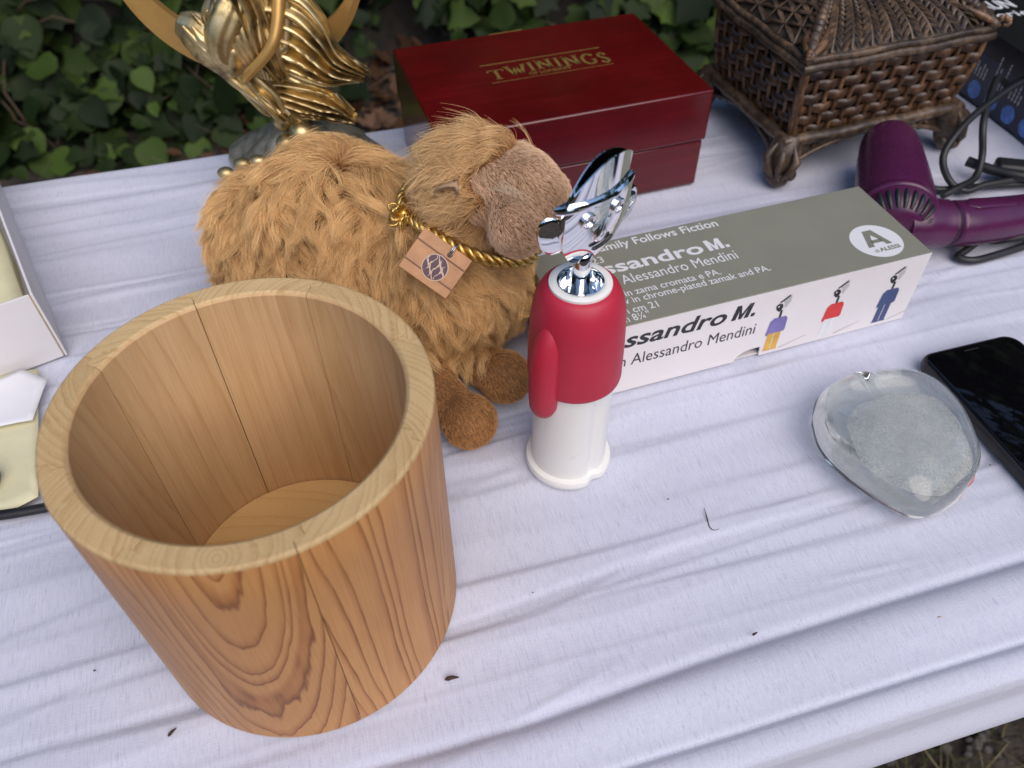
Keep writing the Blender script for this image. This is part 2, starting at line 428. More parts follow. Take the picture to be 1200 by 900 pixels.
def ivy():
    root = thing('ivy_bank', 'dense dark green ivy covering the bank behind the white table', 'ivy', (0, 2, GZ))
    inv = Matrix.Translation((0, -2, -GZ))
    specs = []
    def put(n, s0, s1, size, xr, jit):
        for _ in range(n):
            x = random.uniform(-xr, xr); s = random.uniform(s0, s1)
            gap = math.exp(-((x + .30) / .20) ** 2 - ((s - .10) / .26) ** 2)
            if random.random() < gap * 1.15: continue
            if noise.noise((x * 3.1, s * 3.1, 9)) < -.42 and random.random() < .8: continue
            p = bank_pt(x, s); q = bank_pt(x, s + .05); tx = bank_pt(x + .05, s)
            nrm = (tx - p).cross(q - p).normalized()
            d = random.uniform(-jit, jit * 1.2)
            p = p + nrm * d
            out = (nrm + Vector((random.gauss(0, .35), random.gauss(0, .35) - .15, random.gauss(0, .35) + .35))).normalized()
            ang = random.gauss(0, .9)
            down = Vector((math.sin(ang), 0, -math.cos(ang))); yv = (down - out * down.dot(out)).normalized()
            xv = yv.cross(out)
            sc = size * random.uniform(.42, 1.5)
            m4 = Matrix((xv * sc, yv * sc, out * sc)).transposed().to_4x4(); m4.translation = p - yv * sc * .5
            k = random.choice((1, 1, 2)) if x < -.75 else random.choice((0, 0, 2, 1))
            specs.append((m4, k))
    put(11500, -.05, 1.7, .062, 2.6, .075)
    put(1200, 0, 1.7, .10, 4, .1)
    # the 300 leaves that show largest are parts, the rest one mass
    sc_ = []
    for i, (m4, k) in enumerate(specs):
        x, y, z = project(m4.translation)
        ok = -20 < x < 1220 and -20 < y < 230 and not (465 < x < 830 and y > 60 - .17 * (x - 465)) and not (830 < x) and y < 215 - .15 * x
        sc_.append((m4.to_scale()[0] / z if ok else 0) * (1 + 0.0 * i))
    order = np.argsort(-np.array(sc_))
    chosen = set(int(i) for i in order[:290] if sc_[int(i)] > 0)
    meshes = []
    for k in range(3):
        me = bpy.data.meshes.new('leaf'); me.from_pydata([tuple(v) for v in LEAVES[k][0]], [], LEAVES[k][1]); me.materials.append(M['leaf'])
        me.polygons.foreach_set('use_smooth', [True] * len(me.polygons)); meshes.append(me)
    for i in sorted(chosen):
        o = bpy.data.objects.new('leaf', meshes[specs[i][1]]); o.parent = root; o.matrix_local = inv @ specs[i][0]; COL.objects.link(o)
    V = []; F = []; off = 0
    for i, (m4, k) in enumerate(specs):
        if i in chosen: continue
        A = np.array(m4); P = LEAVES[k][0] @ A[:3, :3].T + A[:3, 3]
        V.append(P); F.extend(tuple(q + off for q in f) for f in LEAVES[k][1]); off += len(P)
    V = np.concatenate(V) + np.array((0, -2, -GZ))
    me = bpy.data.meshes.new('foliage'); me.from_pydata(V.tolist(), [], F); me.materials.append(M['leaf'])
    me.polygons.foreach_set('use_smooth', [True] * len(me.polygons))
    o = bpy.data.objects.new('foliage', me); o['kind'] = 'stuff'; o.parent = root; COL.objects.link(o)
    st = MB()
    for _ in range(90):
        x = random.uniform(-2, 2); s = random.uniform(0, 1); a = random.gauss(0, 1)
        pts = []
        for q in range(7):
            pts.append(bank_pt(x, max(0, s)) + Vector((0, -.01, .01 + .02 * math.sin(q * 2 + x))) + Vector((0, -2, -GZ)))
            x += .06 * math.sin(a); s += .06 * math.cos(a); a += random.gauss(0, .4)
        st.tube(pts, random.uniform(.002, .004), 5)
    o = st.build('stem', M['stem'], root); o['kind'] = 'stuff'
ivy()

def tree_foliage():
    V = []; F = []; off = 0; rg = random.Random(11)
    for _ in range(9000):
        x = rg.uniform(-5, 5); z = rg.uniform(.1, 7.2); y = 2.75 + .35 * noise.noise((x * 1.1, z * 1.1, 2)) + rg.uniform(-.25, .25) - .10 * max(0, z - 2) + (.5 if noise.noise((x * .8, z * .8, 7)) < -.2 else 0)
        if noise.noise((x * 1.7, z * 1.7, 5)) < -.35: continue
        out = Vector((rg.gauss(0, .5), -.8 + rg.gauss(0, .4), .6 + rg.gauss(0, .4))).normalized(); down = Vector((rg.gauss(0, .6), 0, -1)); yv = (down - out * down.dot(out)).normalized(); xv = yv.cross(out); sc = rg.uniform(.10, .22)
        k = rg.choice((0, 1, 2)); P = LEAVES[k][0] @ np.array(Matrix((xv * sc, yv * sc, out * sc)).transposed()).T + np.array((x, y, z)); V.append(P); F.extend(tuple(q + off for q in f) for f in LEAVES[k][1]); off += len(P)
    me = bpy.data.meshes.new('tree_foliage'); me.from_pydata(np.concatenate(V).tolist(), [], F); me.materials.append(M['leaf'])
    o = bpy.data.objects.new('tree_foliage', me); COL.objects.link(o); tag(o, 'dense dark tree foliage rising behind the ivy bank', 'foliage', kind='stuff')
tree_foliage()
def added_far_foliage():  # out-of-view leaf ring, added so the chrome mirrors a dark horizon
    V = []; F = []; off = 0; rg = random.Random(12)
    for _ in range(6500):
        an = rg.uniform(R(150), R(390)); rd = 8 + rg.uniform(-.6, .6) + .8 * noise.noise((an * 3, 0, 1)); z = rg.uniform(-.7, 2.6 + 1.2 * noise.noise((an * 4, 2, 1)))
        x, y = rd * math.cos(an), rd * math.sin(an)
        out = Vector((-x / rd + rg.gauss(0, .5), -y / rd + rg.gauss(0, .5), .5 + rg.gauss(0, .4))).normalized(); down = Vector((rg.gauss(0, .5), rg.gauss(0, .5), -1)); yv = (down - out * down.dot(out)).normalized(); xv = yv.cross(out); sc = rg.uniform(.25, .55)
        k = rg.choice((0, 1, 2)); P = LEAVES[k][0] @ np.array(Matrix((xv * sc, yv * sc, out * sc)).transposed()).T + np.array((x, y, z)); V.append(P); F.extend(tuple(q + off for q in f) for f in LEAVES[k][1]); off += len(P)
    me = bpy.data.meshes.new('added_far_foliage'); me.from_pydata(np.concatenate(V).tolist(), [], F); me.materials.append(M['leaf'])
    o = bpy.data.objects.new('added_far_foliage', me); COL.objects.link(o); tag(o, 'unseen low ring of dark leaves added to darken the horizon in reflections', 'foliage', kind='stuff')
added_far_foliage()

def litter():
    """brown fallen leaves in the bare patch and dry grass in front of the table"""
    V = []; F = []; off = 0
    for _ in range(550):
        x = random.gauss(-.33, .30); y = random.uniform(1.35, 2.4)
        z = GZ + .01 + random.uniform(0, .03)
        k = random.randrange(3); sc = random.uniform(.02, .06)
        m4 = (Matrix.Translation((x, y, z)) @ Matrix.Rotation(random.uniform(0, 6.3), 4, 'Z') @ Matrix.Rotation(random.gauss(0, .5), 4, 'X') @ Matrix.Scale(sc, 4))
        A = np.array(m4); P = LEAVES[k][0] @ A[:3, :3].T + A[:3, 3]; V.append(P); F.extend(tuple(q + off for q in f) for f in LEAVES[k][1]); off += len(P)
    me = bpy.data.meshes.new('leaf_litter'); me.from_pydata(np.concatenate(V).tolist(), [], F); me.materials.append(M['dead_leaf'])
    o = bpy.data.objects.new('leaf_litter', me); COL.objects.link(o); tag(o, 'brown fallen leaves on bare soil below the ivy', 'leaf litter', kind='stuff')
    V = []; F = []
    for _ in range(9000):
        if random.random() < .6: x = random.uniform(.2, 1.3); y = random.uniform(-.1, .75)
        else: x = random.uniform(-1.6, 1.6); y = random.uniform(-.3, 1.9)
        if noise.noise((x * 7, y * 7, 1)) < -.12 and random.random() < .8: continue
        a = random.uniform(0, 6.3); h = random.uniform(.02, .10); ln = random.uniform(.3, 1.6) * h; w = random.uniform(.001, .0022)
        dx, dy = math.cos(a), math.sin(a); p = (x, y, GZ - .01)
        b = len(V)
        for t in (0, .5, 1):
            cx, cy, cz = x + dx * ln * t * t, y + dy * ln * t * t, p[2] + h * (t - .35 * t * t)
            ww = w * (1 - .8 * t)
            V += [(cx - dy * ww, cy + dx * ww, cz), (cx + dy * ww, cy - dx * ww, cz)]
        F += [(b, b + 1, b + 3, b + 2), (b + 2, b + 3, b + 5, b + 4)]
    me = bpy.data.meshes.new('dry_grass'); me.from_pydata(V, [], F); me.materials.append(M['grass'])
    o = bpy.data.objects.new('dry_grass', me); COL.objects.link(o); tag(o, 'thin dry grass on dark soil beside the table', 'grass', kind='stuff')
    me = MB()
    for _ in range(1500):
        x = random.uniform(.2, 1.2); y = random.uniform(-.1, .75); r = random.uniform(.002, .009)
        me.ell((x, y, GZ + .005), (r, r * random.uniform(.6, 1), r * .7), 6, 4)
    o = me.build('gravel', simple('grey_pebble', (.10, .09, .085), .9, var=.5, vs=30)); tag(o, 'small grey pebbles on the soil beside the table', 'gravel', kind='stuff')
litter()

# ------------------------------------------------------------------ table and cloth
TY = R(15.6); TC, TS = math.cos(TY), math.sin(TY)
def tw(s, n, z=0): return (s * TC - n * TS, s * TS + n * TC, z)
N0, N1 = .0865, .677; SL, SR = -.80, 1.05
def table():
    sm, nm = (SL + SR) / 2, (N0 + N1) / 2
    c = tw(sm, nm)
    t = thing('folding_table', 'long folding table hidden under the white cloth', 'table', (c[0], c[1], GZ), TY)
    L, Wd = SR - SL - .03, N1 - N0 - .03
    MB().box((0, 0, .74 - .0285), (L, Wd, .035)).build('tabletop', M['table_top'], t, bevel=.006)
    for sx in (-1, 1):
        for sy in (-1, 1):
            x = sx * (L / 2 - .2); y = sy * (Wd / 2 - .06)
            MB().tube([(x, y, .695), (x + sx * .06, y, .02)], .0135, 12).build('leg', M['table_leg'], t)
        MB().tube([(sx * (L / 2 - .16), -Wd / 2 + .06, .3), (sx * (L / 2 - .16), Wd / 2 - .06, .3)], .010, 10).build('crossbar', M['table_leg'], t)
table()

def sstep(a, b, x): 
    t = np.clip((x - a) / (b - a), 0, 1); return t * t * (3 - 2 * t)
def cloth():
    ss = np.concatenate([np.linspace(SL, -.50, 80), np.linspace(-.498, .62, 620), np.linspace(.622, SR, 90)])
    path = []                                   # (n, z) rows across the table, back drop -> top -> front drop
    for q in np.linspace(0, 1, 16): path.append((N1 + .012 - .004 * q, -.26 + .25 * q, 0))
    for q in np.linspace(0, 1, 6): a = q * math.pi / 2; path.append((N1 + .008 * math.cos(a), -.008 + .008 * math.sin(a), q))
    nt = 460
    for q in np.linspace(N1 - .001, N0 + .009, nt): path.append((q, 0, 1))
    for q in np.linspace(0, 1, 8)[1:]: a = math.pi / 2 * (1 - q); path.append((N0 + .008 - .008 * math.cos(a), -.008 + .008 * math.sin(a), 1 - q))
    for q in np.linspace(0, 1, 26)[1:]: path.append((N0 - .001 - .0065 * sstep(.42, .95, np.array(q)), -.009 - .043 * q, 0))
    path = np.array(path)
    Sg, Ng = np.meshgrid(ss, path[:, 0]); Zb = np.repeat(path[:, 1:2], len(ss), 1); Tp = np.repeat(path[:, 2:3], len(ss), 1)
    H = np.zeros_like(Sg)
    r2 = np.random.default_rng(21)
    for i in range(75):                          # long folds running roughly with the table
        n0 = r2.uniform(N0 + .04, N1 - .005); sl = r2.normal(.02, .05); w = r2.uniform(.0013, .0065)
        amp = r2.uniform(.0002, .0010) * (1 if r2.random() < .7 else -1); sc = r2.uniform(-.45, .6); ln = r2.uniform(.08, .45)
        a1, f1, p1 = r2.uniform(0, .004), r2.uniform(6, 18), r2.uniform(0, 6)
        d = Ng - n0 - sl * (Sg - sc) - a1 * np.sin(f1 * Sg + p1)
        prof = np.where(d > 0, np.exp(-(d / (w * r2.uniform(.5, 1))) ** 2), np.exp(-(d / (w * r2.uniform(1.2, 3))) ** 2))
        H += amp * prof * np.exp(-((Sg - sc) / ln) ** 4)
    for i in range(70):                          # short fine wrinkles across the cloth
        n0 = r2.uniform(N0 + .03, N1); sc = r2.uniform(-.45, .6); sl = r2.normal(.10, .16); w = r2.uniform(.0012, .003); ln = r2.uniform(.02, .09)
        d = Ng - n0 - sl * (Sg - sc); H += r2.uniform(.0002, .0006) * np.exp(-(d / w) ** 2 - ((Sg - sc) / ln) ** 2)
    # folds that stand out in the photograph: (n at s=0, slope, width up, width down, height, centre, half-length)
    for n0, sl, wu, wd, amp, sc, ln in [(.292, .045, .004, .013, .0022, .16, .20), (.262, .03, .004, .009, .0014, .12, .22), (.205, .02, .003, .011, .0018, .05, .22),
                                        (.175, .01, .004, .010, .0015, .10, .25), (.43, .02, .004, .010, .0016, -.36, .12), (.50, .04, .003, .012, .0016, -.34, .12), (.565, .03, .004, .009, .0014, -.30, .14),
                                        (.465, .01, .005, .012, .0018, .27, .16), (.235, -.02, .004, .01, .0014, .30, .12), (.325, .03, .004, .008, .0012, .33, .13), (.22, .02, .003, .008, .0014, -.22, .12), (.18, .03, .003, .008, .0014, -.20, .12), (.15, .02, .003, .008, .0013, -.18, .14)]:
        d = Ng - n0 - sl * Sg - .002 * np.sin(11 * Sg + n0 * 40)
        H += amp * np.where(d > 0, np.exp(-(d / wu) ** 2), np.exp(-(d / wd) ** 2)) * np.exp(-((Sg - sc) / ln) ** 4)
    # slack roll along the near edge: crease, bulge, second crease
    fade = sstep(-.16, .10, Sg)
    nA = .139 + .010 * (Sg - .2) - .006 * np.exp(-((Sg - .02) / .1) ** 2)
    u = (Ng - .1015) / (nA - .1015)
    roll = np.where((u > 0) & (u < 1), np.sin(np.clip(u, 0, 1) ** 1.9 * math.pi) * .0046, 0)
    H += fade * roll
    H -= fade * .0016 * np.exp(-((Ng - nA - .001) / .0028) ** 2)
    H -= .0018 * sstep(-.05, .12, Sg) * np.exp(-((Ng - .1015) / .0016) ** 2)
    H += .0010 * np.exp(-((Ng - .0955) / .004) ** 2)
    H += .0006 * np.sin(Sg * 31 + Ng * 40) * np.sin(Ng * 90 + 2 * np.sin(Sg * 9))
    lowf = np.array([[noise.noise((s * 14, n * 26, 2)) for s in ss[::4]] for n in path[::4, 0]])
    lf = np.repeat(np.repeat(lowf, 4, 0), 4, 1)[:Sg.shape[0], :Sg.shape[1]]
    k = np.ones(9) / 9
    lf = np.apply_along_axis(lambda q: np.convolve(np.pad(q, 4, mode='edge'), k, 'valid'), 0, lf); lf = np.apply_along_axis(lambda q: np.convolve(np.pad(q, 4, mode='edge'), k, 'valid'), 1, lf)
    H += .0008 * lf
    top = Tp
    Z = Zb + top * (np.where(Ng > .145, np.minimum(H, .0022), H) - .0022)
    drop = 1 - Tp
    wav = drop * np.sin(Sg * 14 + 1) * .004 * np.clip((-Zb - .008) / .25, 0, 1)
    Nn = Ng - wav * np.where(Ng < .3, 1, -3)
    X = Sg * TC - Nn * TS; Y = Sg * TS + Nn * TC
    V = np.stack([X, Y, Z], -1).reshape(-1, 3); nr, ncol = Sg.shape
    idx = np.arange(nr * ncol).reshape(nr, ncol)
    Fq = np.stack([idx[:-1, :-1], idx[1:, :-1], idx[1:, 1:], idx[:-1, 1:]], -1).reshape(-1, 4)
    me = bpy.data.meshes.new('tablecloth'); me.vertices.add(len(V)); me.vertices.foreach_set('co', V.ravel())
    me.loops.add(Fq.size); me.loops.foreach_set('vertex_index', Fq.ravel()); me.polygons.add(len(Fq))
    me.polygons.foreach_set('loop_start', np.arange(0, Fq.size, 4)); me.polygons.foreach_set('loop_total', np.full(len(Fq), 4))
    me.polygons.foreach_set('use_smooth', np.ones(len(Fq), bool)); me.update(calc_edges=True); me.validate()
    me.materials.append(M['cloth'])
    o = bpy.data.objects.new('tablecloth', me); COL.objects.link(o)
    tag(o, 'wrinkled white cotton cloth spread over the long table', 'tablecloth')
    # object coordinates follow the weave
    return o
cloth()

# ------------------------------------------------------------------ wooden bucket
def bucket():
    Ro, Ri, H = .0748, .0634, .1502
    t = thing('wooden_bucket', 'empty round bucket of pale wooden staves nearest the camera', 'bucket', (-.1048, .2071, 0))
    ang = sorted([116.9, 73.4, 27.4, -16.1, -63.5, -110.8, -154.8, -199.6])
    gap = .00016
    PITH = [(-.10, .030, .02), (-.10, -.04, .03), (-.175, .003, .044), (.05, .050, .015), (-.05, .04, .03), (.10, -.03, .03), (-.08, .02, .04), (.05, -.04, .02)]   # lean, sideways offset and depth of the heart of each stave's tree
    def seam(a, side):
        """(r, theta) points of the finger joint from outer to inner face; side pulls it back by half the gap"""
        st = .0042; rm = (Ro + Ri) / 2
        pts = [(Ro, 0), (rm + .0012, 0), (rm + .0004, st), (rm - .0012, st * .9), (Ri, st * .9)]
        return [(r, R(a) + (o - side * gap) / r) for r, o in pts]
    for i in range(8):
        a0 = ang[i]; a1 = ang[(i + 1) % 8] + (360 if i == 7 else 0)
        mid = R((a0 + a1) / 2)
        s0 = seam(a0, -1); s1 = seam(a1, 1)
        n = 22
        outer = [(Ro, s0[0][1] + (s1[0][1] - s0[0][1]) * k / n) for k in range(n + 1)]
        inner = [(Ri, s1[-1][1] + (s0[-1][1] - s1[-1][1]) * k / n) for k in range(n + 1)]
        ring = outer + s1[1:-1] + inner + s0[1:-1][::-1]
        N = len(ring)
        lv = [(.0, .0012, 0), (.0012, 0, 0)] + [(H * q / 6, 0, 0) for q in range(1, 6)] + [(H - .0016, 0, 0), (H - .0006, .0004, .0007), (H, .0014, .0017)]
        V = []
        for z, eo, ei in lv:
            for r, a in ring:
                r2 = min(max(r, Ri + ei), Ro - eo); a2 = a - mid
                V.append((r2 * math.cos(a2), r2 * math.sin(a2), z))
        F = []; mi = []
        for l in range(len(lv) - 1):
            for k in range(N):
                k2 = (k + 1) % N
                F.append((l * N + k, l * N + k2, (l + 1) * N + k2, (l + 1) * N + k))
                io = k < n; ii = (n + 3) < k < (n + 4 + n)
                mi.append(0 if (io and l < len(lv) - 3) else 2 if (not io and l < len(lv) - 2 and k >= n + 3) else 1)
        top = [(len(lv) - 1) * N + k for k in range(N)]
        # cap as strips between outer and inner arcs
        def cap(base, flip):
            o_ = [base + k for k in range(n + 1)]; i_ = [base + n + 4 + k for k in range(n + 1)][::-1]
            e1 = [base + n + 1, base + n + 2, base + n + 3]; e0 = [base + N - 1, base + N - 2, base + N - 3]
            fs = []
            q = 4
            for k in range(q, n - q): fs.append((o_[k], o_[k + 1], i_[k + 1], i_[k]))
            fs.append(tuple(o_[:q + 1]) + tuple(i_[:q + 1][::-1]) + (e0[2], e0[1], e0[0])); fs.append(tuple(o_[n - q:]) + (e1[0], e1[1], e1[2]) + tuple(i_[n - q:][::-1]))
            return [f[::-1] for f in fs] if flip else fs
        c1 = cap((len(lv) - 1) * N, False); F += c1; mi += [1] * len(c1)
        c0 = cap(0, True); F += c0; mi += [1] * len(c0)
        b = MB(); b.add(V, F); b.m = mi
        o = b.build('stave', [M['wood_out'], M['wood_rim'], M['wood_in']], t, smooth=28); o.rotation_euler = (0, 0, mid)
        ln, of, xo = PITH[i]; o['pith'] = (ln, of, xo)
    o = MB().lathe([(0.0, .0065), (Ri - .0006, .0065), (Ri - .0002, .0075), (Ri - .0002, .0115), (Ri - .0010, .0123), (.03, .0124), (.0, .0124)][1:-1], 96).build('base_disc', M['wood_floor'], t)
    o.rotation_euler = (0, 0, .4); o['pith'] = (.0, .15, -.1)
bucket()

# ------------------------------------------------------------------ lettering (flat print as real flat meshes)
def text_geo(txt, bold=0, shear=0, spacing=1.0):
    cu = bpy.data.curves.new('t', 'FONT'); cu.body = txt; cu.size = 1; cu.offset = bold; cu.shear = shear; cu.space_character = spacing
    cu.resolution_u = 3
    o = bpy.data.objects.new('t', cu); COL.objects.link(o); bpy.context.view_layer.update()
    me = bpy.data.meshes.new_from_object(o.evaluated_get(bpy.context.evaluated_depsgraph_get()))
    V = np.array([v.co[:2] for v in me.vertices]); F = [tuple(p.vertices) for p in me.polygons]
    bpy.data.objects.remove(o); bpy.data.curves.remove(cu); bpy.data.meshes.remove(me)
    return V, F
CAP = None
def put_text(mb, txt, plane, cap, x1=None, x0=None, y=0, bold=0, shear=0, spacing=1, mi=0, slope=0, xs=1.0, span=None):
    """plane(x, y) -> 3D point; right end at x1 and/or left end at x0, cap height cap, baseline y"""
    global CAP
    if CAP is None:
        v, _ = text_geo('H'); CAP = v[:, 1].max()
    V, F = text_geo(txt, bold, shear, spacing)
    s = cap / CAP
    lo, hi = V[:, 0].min(), V[:, 0].max()
    if span:                                       # (trailing words, where they start, where they end)
        Vs, _ = text_geo(span[0], bold, 0, spacing); sx = (span[2] - span[1]) / (Vs[:, 0].max() - Vs[:, 0].min()); X = span[2] + (V[:, 0] - hi) * sx
    elif x0 is not None and x1 is not None: sx = (x1 - x0) / (hi - lo); X = x0 + (V[:, 0] - lo) * sx
    elif x1 is not None: sx = s * xs; X = x1 + (V[:, 0] - hi) * sx
    else: sx = s * xs; X = x0 + (V[:, 0] - lo) * sx
    Yy = y + V[:, 1] * s + slope * (X - X.min())
    mb.add([plane(a, b) for a, b in zip(X, Yy)], F, mi)

# ------------------------------------------------------------------ corkscrew box (long printed carton)
def carton():
    L, D, H = .2493, .0797, .0576
    # right end stays where it stands, the box runs on to the left behind the corkscrew
    yaw = .3192; c, s = math.cos(yaw), math.sin(yaw); off = (.235 - L) / 2
    t = thing('printed_carton', 'long grey and white printed corkscrew box lying behind the red figure', 'box', (.148 + off * c, .414 + off * s, 0), yaw)
    ox = -off                                    # local x measured from the box of length 0.235
    tk = .0008; hx = L / 2; hy = D / 2
    # front panel with the thumb notch
    nx0, nx1 = ox - .0145, ox + .0043
    poly = [(-hx, 0), (nx0, 0)] + [(nx0 + .0135 * (1 - math.cos(a)) / 1, .0085 * math.sin(a)) for a in [math.pi / 2 * q / 8 for q in range(1, 9)]] + [(nx1 - .0008, .0085), (nx1, 0), (hx, 0), (hx, H - .0004), (-hx, H - .0004)]
    b = MB().prism(poly, 0, tk, M=Matrix(((1, 0, 0, 0), (0, 0, -1, -hy + tk), (0, 1, 0, 0), (0, 0, 0, 1))))
    b.build('front_panel', M['card_white'], t, smooth=30)
    MB().prism([(-hx, 0), (hx, 0), (hx, H - .0004), (-hx, H - .0004)], 0, tk, M=Matrix(((1, 0, 0, 0), (0, 0, -1, hy), (0, 1, 0, 0), (0, 0, 0, 1)))).build('back_panel', M['card_white'], t)
    MB().box((0, 0, H - tk / 2), (L - .0002, D - .0002, tk)).build('top_panel', M['card_grey'], t, bevel=.0005)
    MB().box((0, 0, tk / 2 + .0004), (L - .003, D - .003, tk)).build('bottom_panel', M['card_white'], t)
    for sx in (-1, 1):
        b = MB(); b.box((sx * (hx - .0016), 0, H / 2 - .0006), (tk, D - .0024, H - .0035))
        b.build('end_flap', M['card_white'], t, bevel=.0003)
        b = MB(); b.box((sx * (hx - .0030), 0, H - .0022), (.0012, D - .004, .0016)); b.build('tuck_edge', M['card_grey'], t, bevel=.0003)
        for sy in (-1, 1):
            MB().box((sx * (hx - .0009), sy * (hy - .0022), H / 2 - .001), (.0007, .0032, H - .004)).build('dust_flap', M['card_kraft'], t, bevel=.0002)
    zt = H + .00012
    top = lambda x, y: (x + ox, y, zt)
    b = MB()
    def big_m(pl, x1, y, cap, sh=0):
        """heavy capital M and full stop ending at x1"""
        w = cap * 1.02; st = cap * .27; d = cap * .24; xm = x1 - d - cap * .12 - w; q = lambda px, py: pl(xm + px + sh * py, y + py)
        b.add([q(0, 0), q(st, 0), q(st, cap), q(0, cap)], [(0, 1, 2, 3)]); b.add([q(w - st, 0), q(w, 0), q(w, cap), q(w - st, cap)], [(0, 1, 2, 3)])
        b.add([q(st, cap), q(st, cap * .62), q(w / 2 - st * .34, 0), q(w / 2, 0), q(w / 2, cap * .36)], [(0, 1, 2, 3, 4)])
        b.add([q(w - st, cap), q(w / 2, cap * .36), q(w / 2, 0), q(w / 2 + st * .34, 0), q(w - st, cap * .62)], [(0, 1, 2, 3, 4)])
        b.add([q(w + cap * .12, 0), q(w + cap * .12 + d, 0), q(w + cap * .12 + d, d), q(w + cap * .12, d)], [(0, 1, 2, 3)]); return xm - cap * .30
    put_text(b, "Family Follows Fiction", top, .0070, y=.0303, bold=.014, span=("mily Follows Fiction", -.0800, .0012))
    put_text(b, "AAM23", top, .0062, x1=-.0862, y=.0195)
    xa = big_m(top, -.0026, .0078, .0108); put_text(b, "Alessandro", top, .0108, y=.0078, bold=.022, span=("ssandro", -.0908, xa))
    put_text(b, "design Alessandro Mendini", top, .0086, y=-.0046, span=("Alessandro Mendini", -.0837, -.0032))
    put_text(b, "Cavatappi in zama cromata e PA.", top, .0055, y=-.0153, bold=.006, span=("in zama cromata e PA.", -.0870, -.0215))
    put_text(b, "Corkscrew in chrome-plated zamak and PA.", top, .0055, y=-.0220, bold=.006, span=("w in chrome-plated zamak and PA.", -.0925, .0098))
    put_text(b, "h cm 21", top, .0056, x0=-.0940, x1=-.0718, y=-.0302, bold=.006)
    put_text(b, "h 8¼\"", top, .0056, x0=-.0965, x1=-.0800, y=-.0368, bold=.006)
    b.build('white_lettering', M['ink_white'], t, smooth=0)
    # round emblem with the letter A
    cx, cy = .0905, -.0180; r = .0172
    b = MB(); b.add([top(cx, cy)] + [top(cx + r * math.cos(a) , cy + r * math.sin(a) * .98) for a in np.linspace(0, 2 * math.pi, 65)[:-1]], [(0, 1 + k, 1 + (k + 1) % 64) for k in range(64)])
    em = b.build('round_emblem', M['ink_white'], t, smooth=0)
    z2 = zt + .00012; P = lambda x, y: (x + ox + cx, y + cy, z2)
    b = MB()
    A_out = [(-.0092, -.0052), (-.0052, -.0052), (-.0042, -.0022), (.0030, -.0022), (.0040, -.0052), (.0086, -.0052), (.0030, .0112), (-.0036, .0112)]
    b.add([P(*q) for q in [(-.0092, -.0052), (-.0036, .0112), (-.0006, .0112), (-.0006, .0062), (-.0030, .0008), (-.0047, -.0052)]], [tuple(range(6))])
    b.add([P(*q) for q in [(.0086, -.0052), (.0045, -.0052), (.0026, .0008), (-.0004, .0062), (-.0004, .0112), (.0030, .0112)]], [tuple(range(6))])
    b.add([P(*q) for q in [(-.0042, -.0020), (.0038, -.0020), (.0030, .0012), (-.0034, .0012)]], [(0, 1, 2, 3)])
    put_text(b, "ALESSI", P, .0034, x0=-.0040, x1=.0112, y=-.0108, bold=.03)
    put_text(b, "di", P, .0030, x0=-.0078, x1=-.0048, y=-.0108)
    b.build('emblem_lettering', M['card_grey'], em, smooth=0)
    # front print
    yf = -hy - .00012
    fr = lambda x, z: (x + ox, yf, z)
    b = MB()
    xa = big_m(fr, -.0088, .0398, .0118, .2); put_text(b, "Alessandro", fr, .0118, y=.0398, bold=.022, shear=.20, span=("ssandro", -.0969, xa))
    put_text(b, "design Alessandro Mendini", fr, .0092, y=.0232, span=("Alessandro Mendini", -.0914, -.0047))
    b.build('black_lettering', M['ink_black'], t, smooth=0)
    def figure(x, jacket, legs, n):
        b = MB()
        def q(pts, mi, dy=0):
            pts = [(-.0005 + (px + .0005) * .84, .0385 + (pz - .0385) * .84) if pz > .0386 else (px, pz) for px, pz in pts]
            b.add([(px + ox + x, yf - dy, pz) for px, pz in pts], [tuple(range(len(pts)))], mi)
        q([(.006, .0035), (.026, .0092), (.0262, .0086), (.008, .0026)], 4, -.00004)
        for k in (0, 1):
            q([(-.0052 + k * .0052, .0205), (-.0054 + k * .0052, .0042), (-.0008 + k * .0052, .0040), (-.0006 + k * .0052, .0205)], 1)
            q([(-.0059 + k * .0052, .0042), (-.0059 + k * .0052, .0032), (-.0002 + k * .0052, .0030), (-.0002 + k * .0052, .0042)], 1)
        q([(-.0060, .0190), (-.0066, .0205), (-.0062, .0300), (-.0040, .0325), (.0046, .0325), (.0064, .0300), (.0068, .0205), (.0060, .0190)], 0, .00005)
        q([(-.0068, .0175), (-.0072, .019), (-.0062, .0300), (-.0050, .0305), (-.0050, .018)], 0, .00009)
        q([(-.0010, .0325), (-.0010, .0385), (.0008, .0385), (.0008, .0325)], 2)
        q([(-.0052, .0400), (-.0064, .0440), (-.0040, .0462), (-.0008, .0450), (.0004, .0418), (-.0006, .0385), (-.0020, .0375)], 2)
        q([(-.0030, .0462), (-.0040, .0475), (.0034, .0532), (.0042, .0515)], 2, .00003)
        q([(-.0008, .0470), (.0002, .0500), (.0030, .0530), (.0050, .0530), (.0058, .0490), (.0020, .0440)], 3)
        q([(.0008, .0418), (.0006, .0450), (.0050, .0490), (.0062, .0470), (.0030, .0400)], 3, .00003)
        q([(-.0046, .0428), (-.0040, .0440), (-.0030, .0432), (-.0036, .0420)], 5, .00006)
        b.build('printed_figure', [jacket, legs, M['ink_black'], M['ink_grey'], M['ink_grey'], M['ink_white']], t, smooth=0)
    figure(.0118, M['ink_purple'], M['ink_yellow'], 0); figure(.0540, M['ink_red'], M['ink_white'], 1); figure(.0968, M['ink_blue'], M['ink_blue'], 2)
carton()

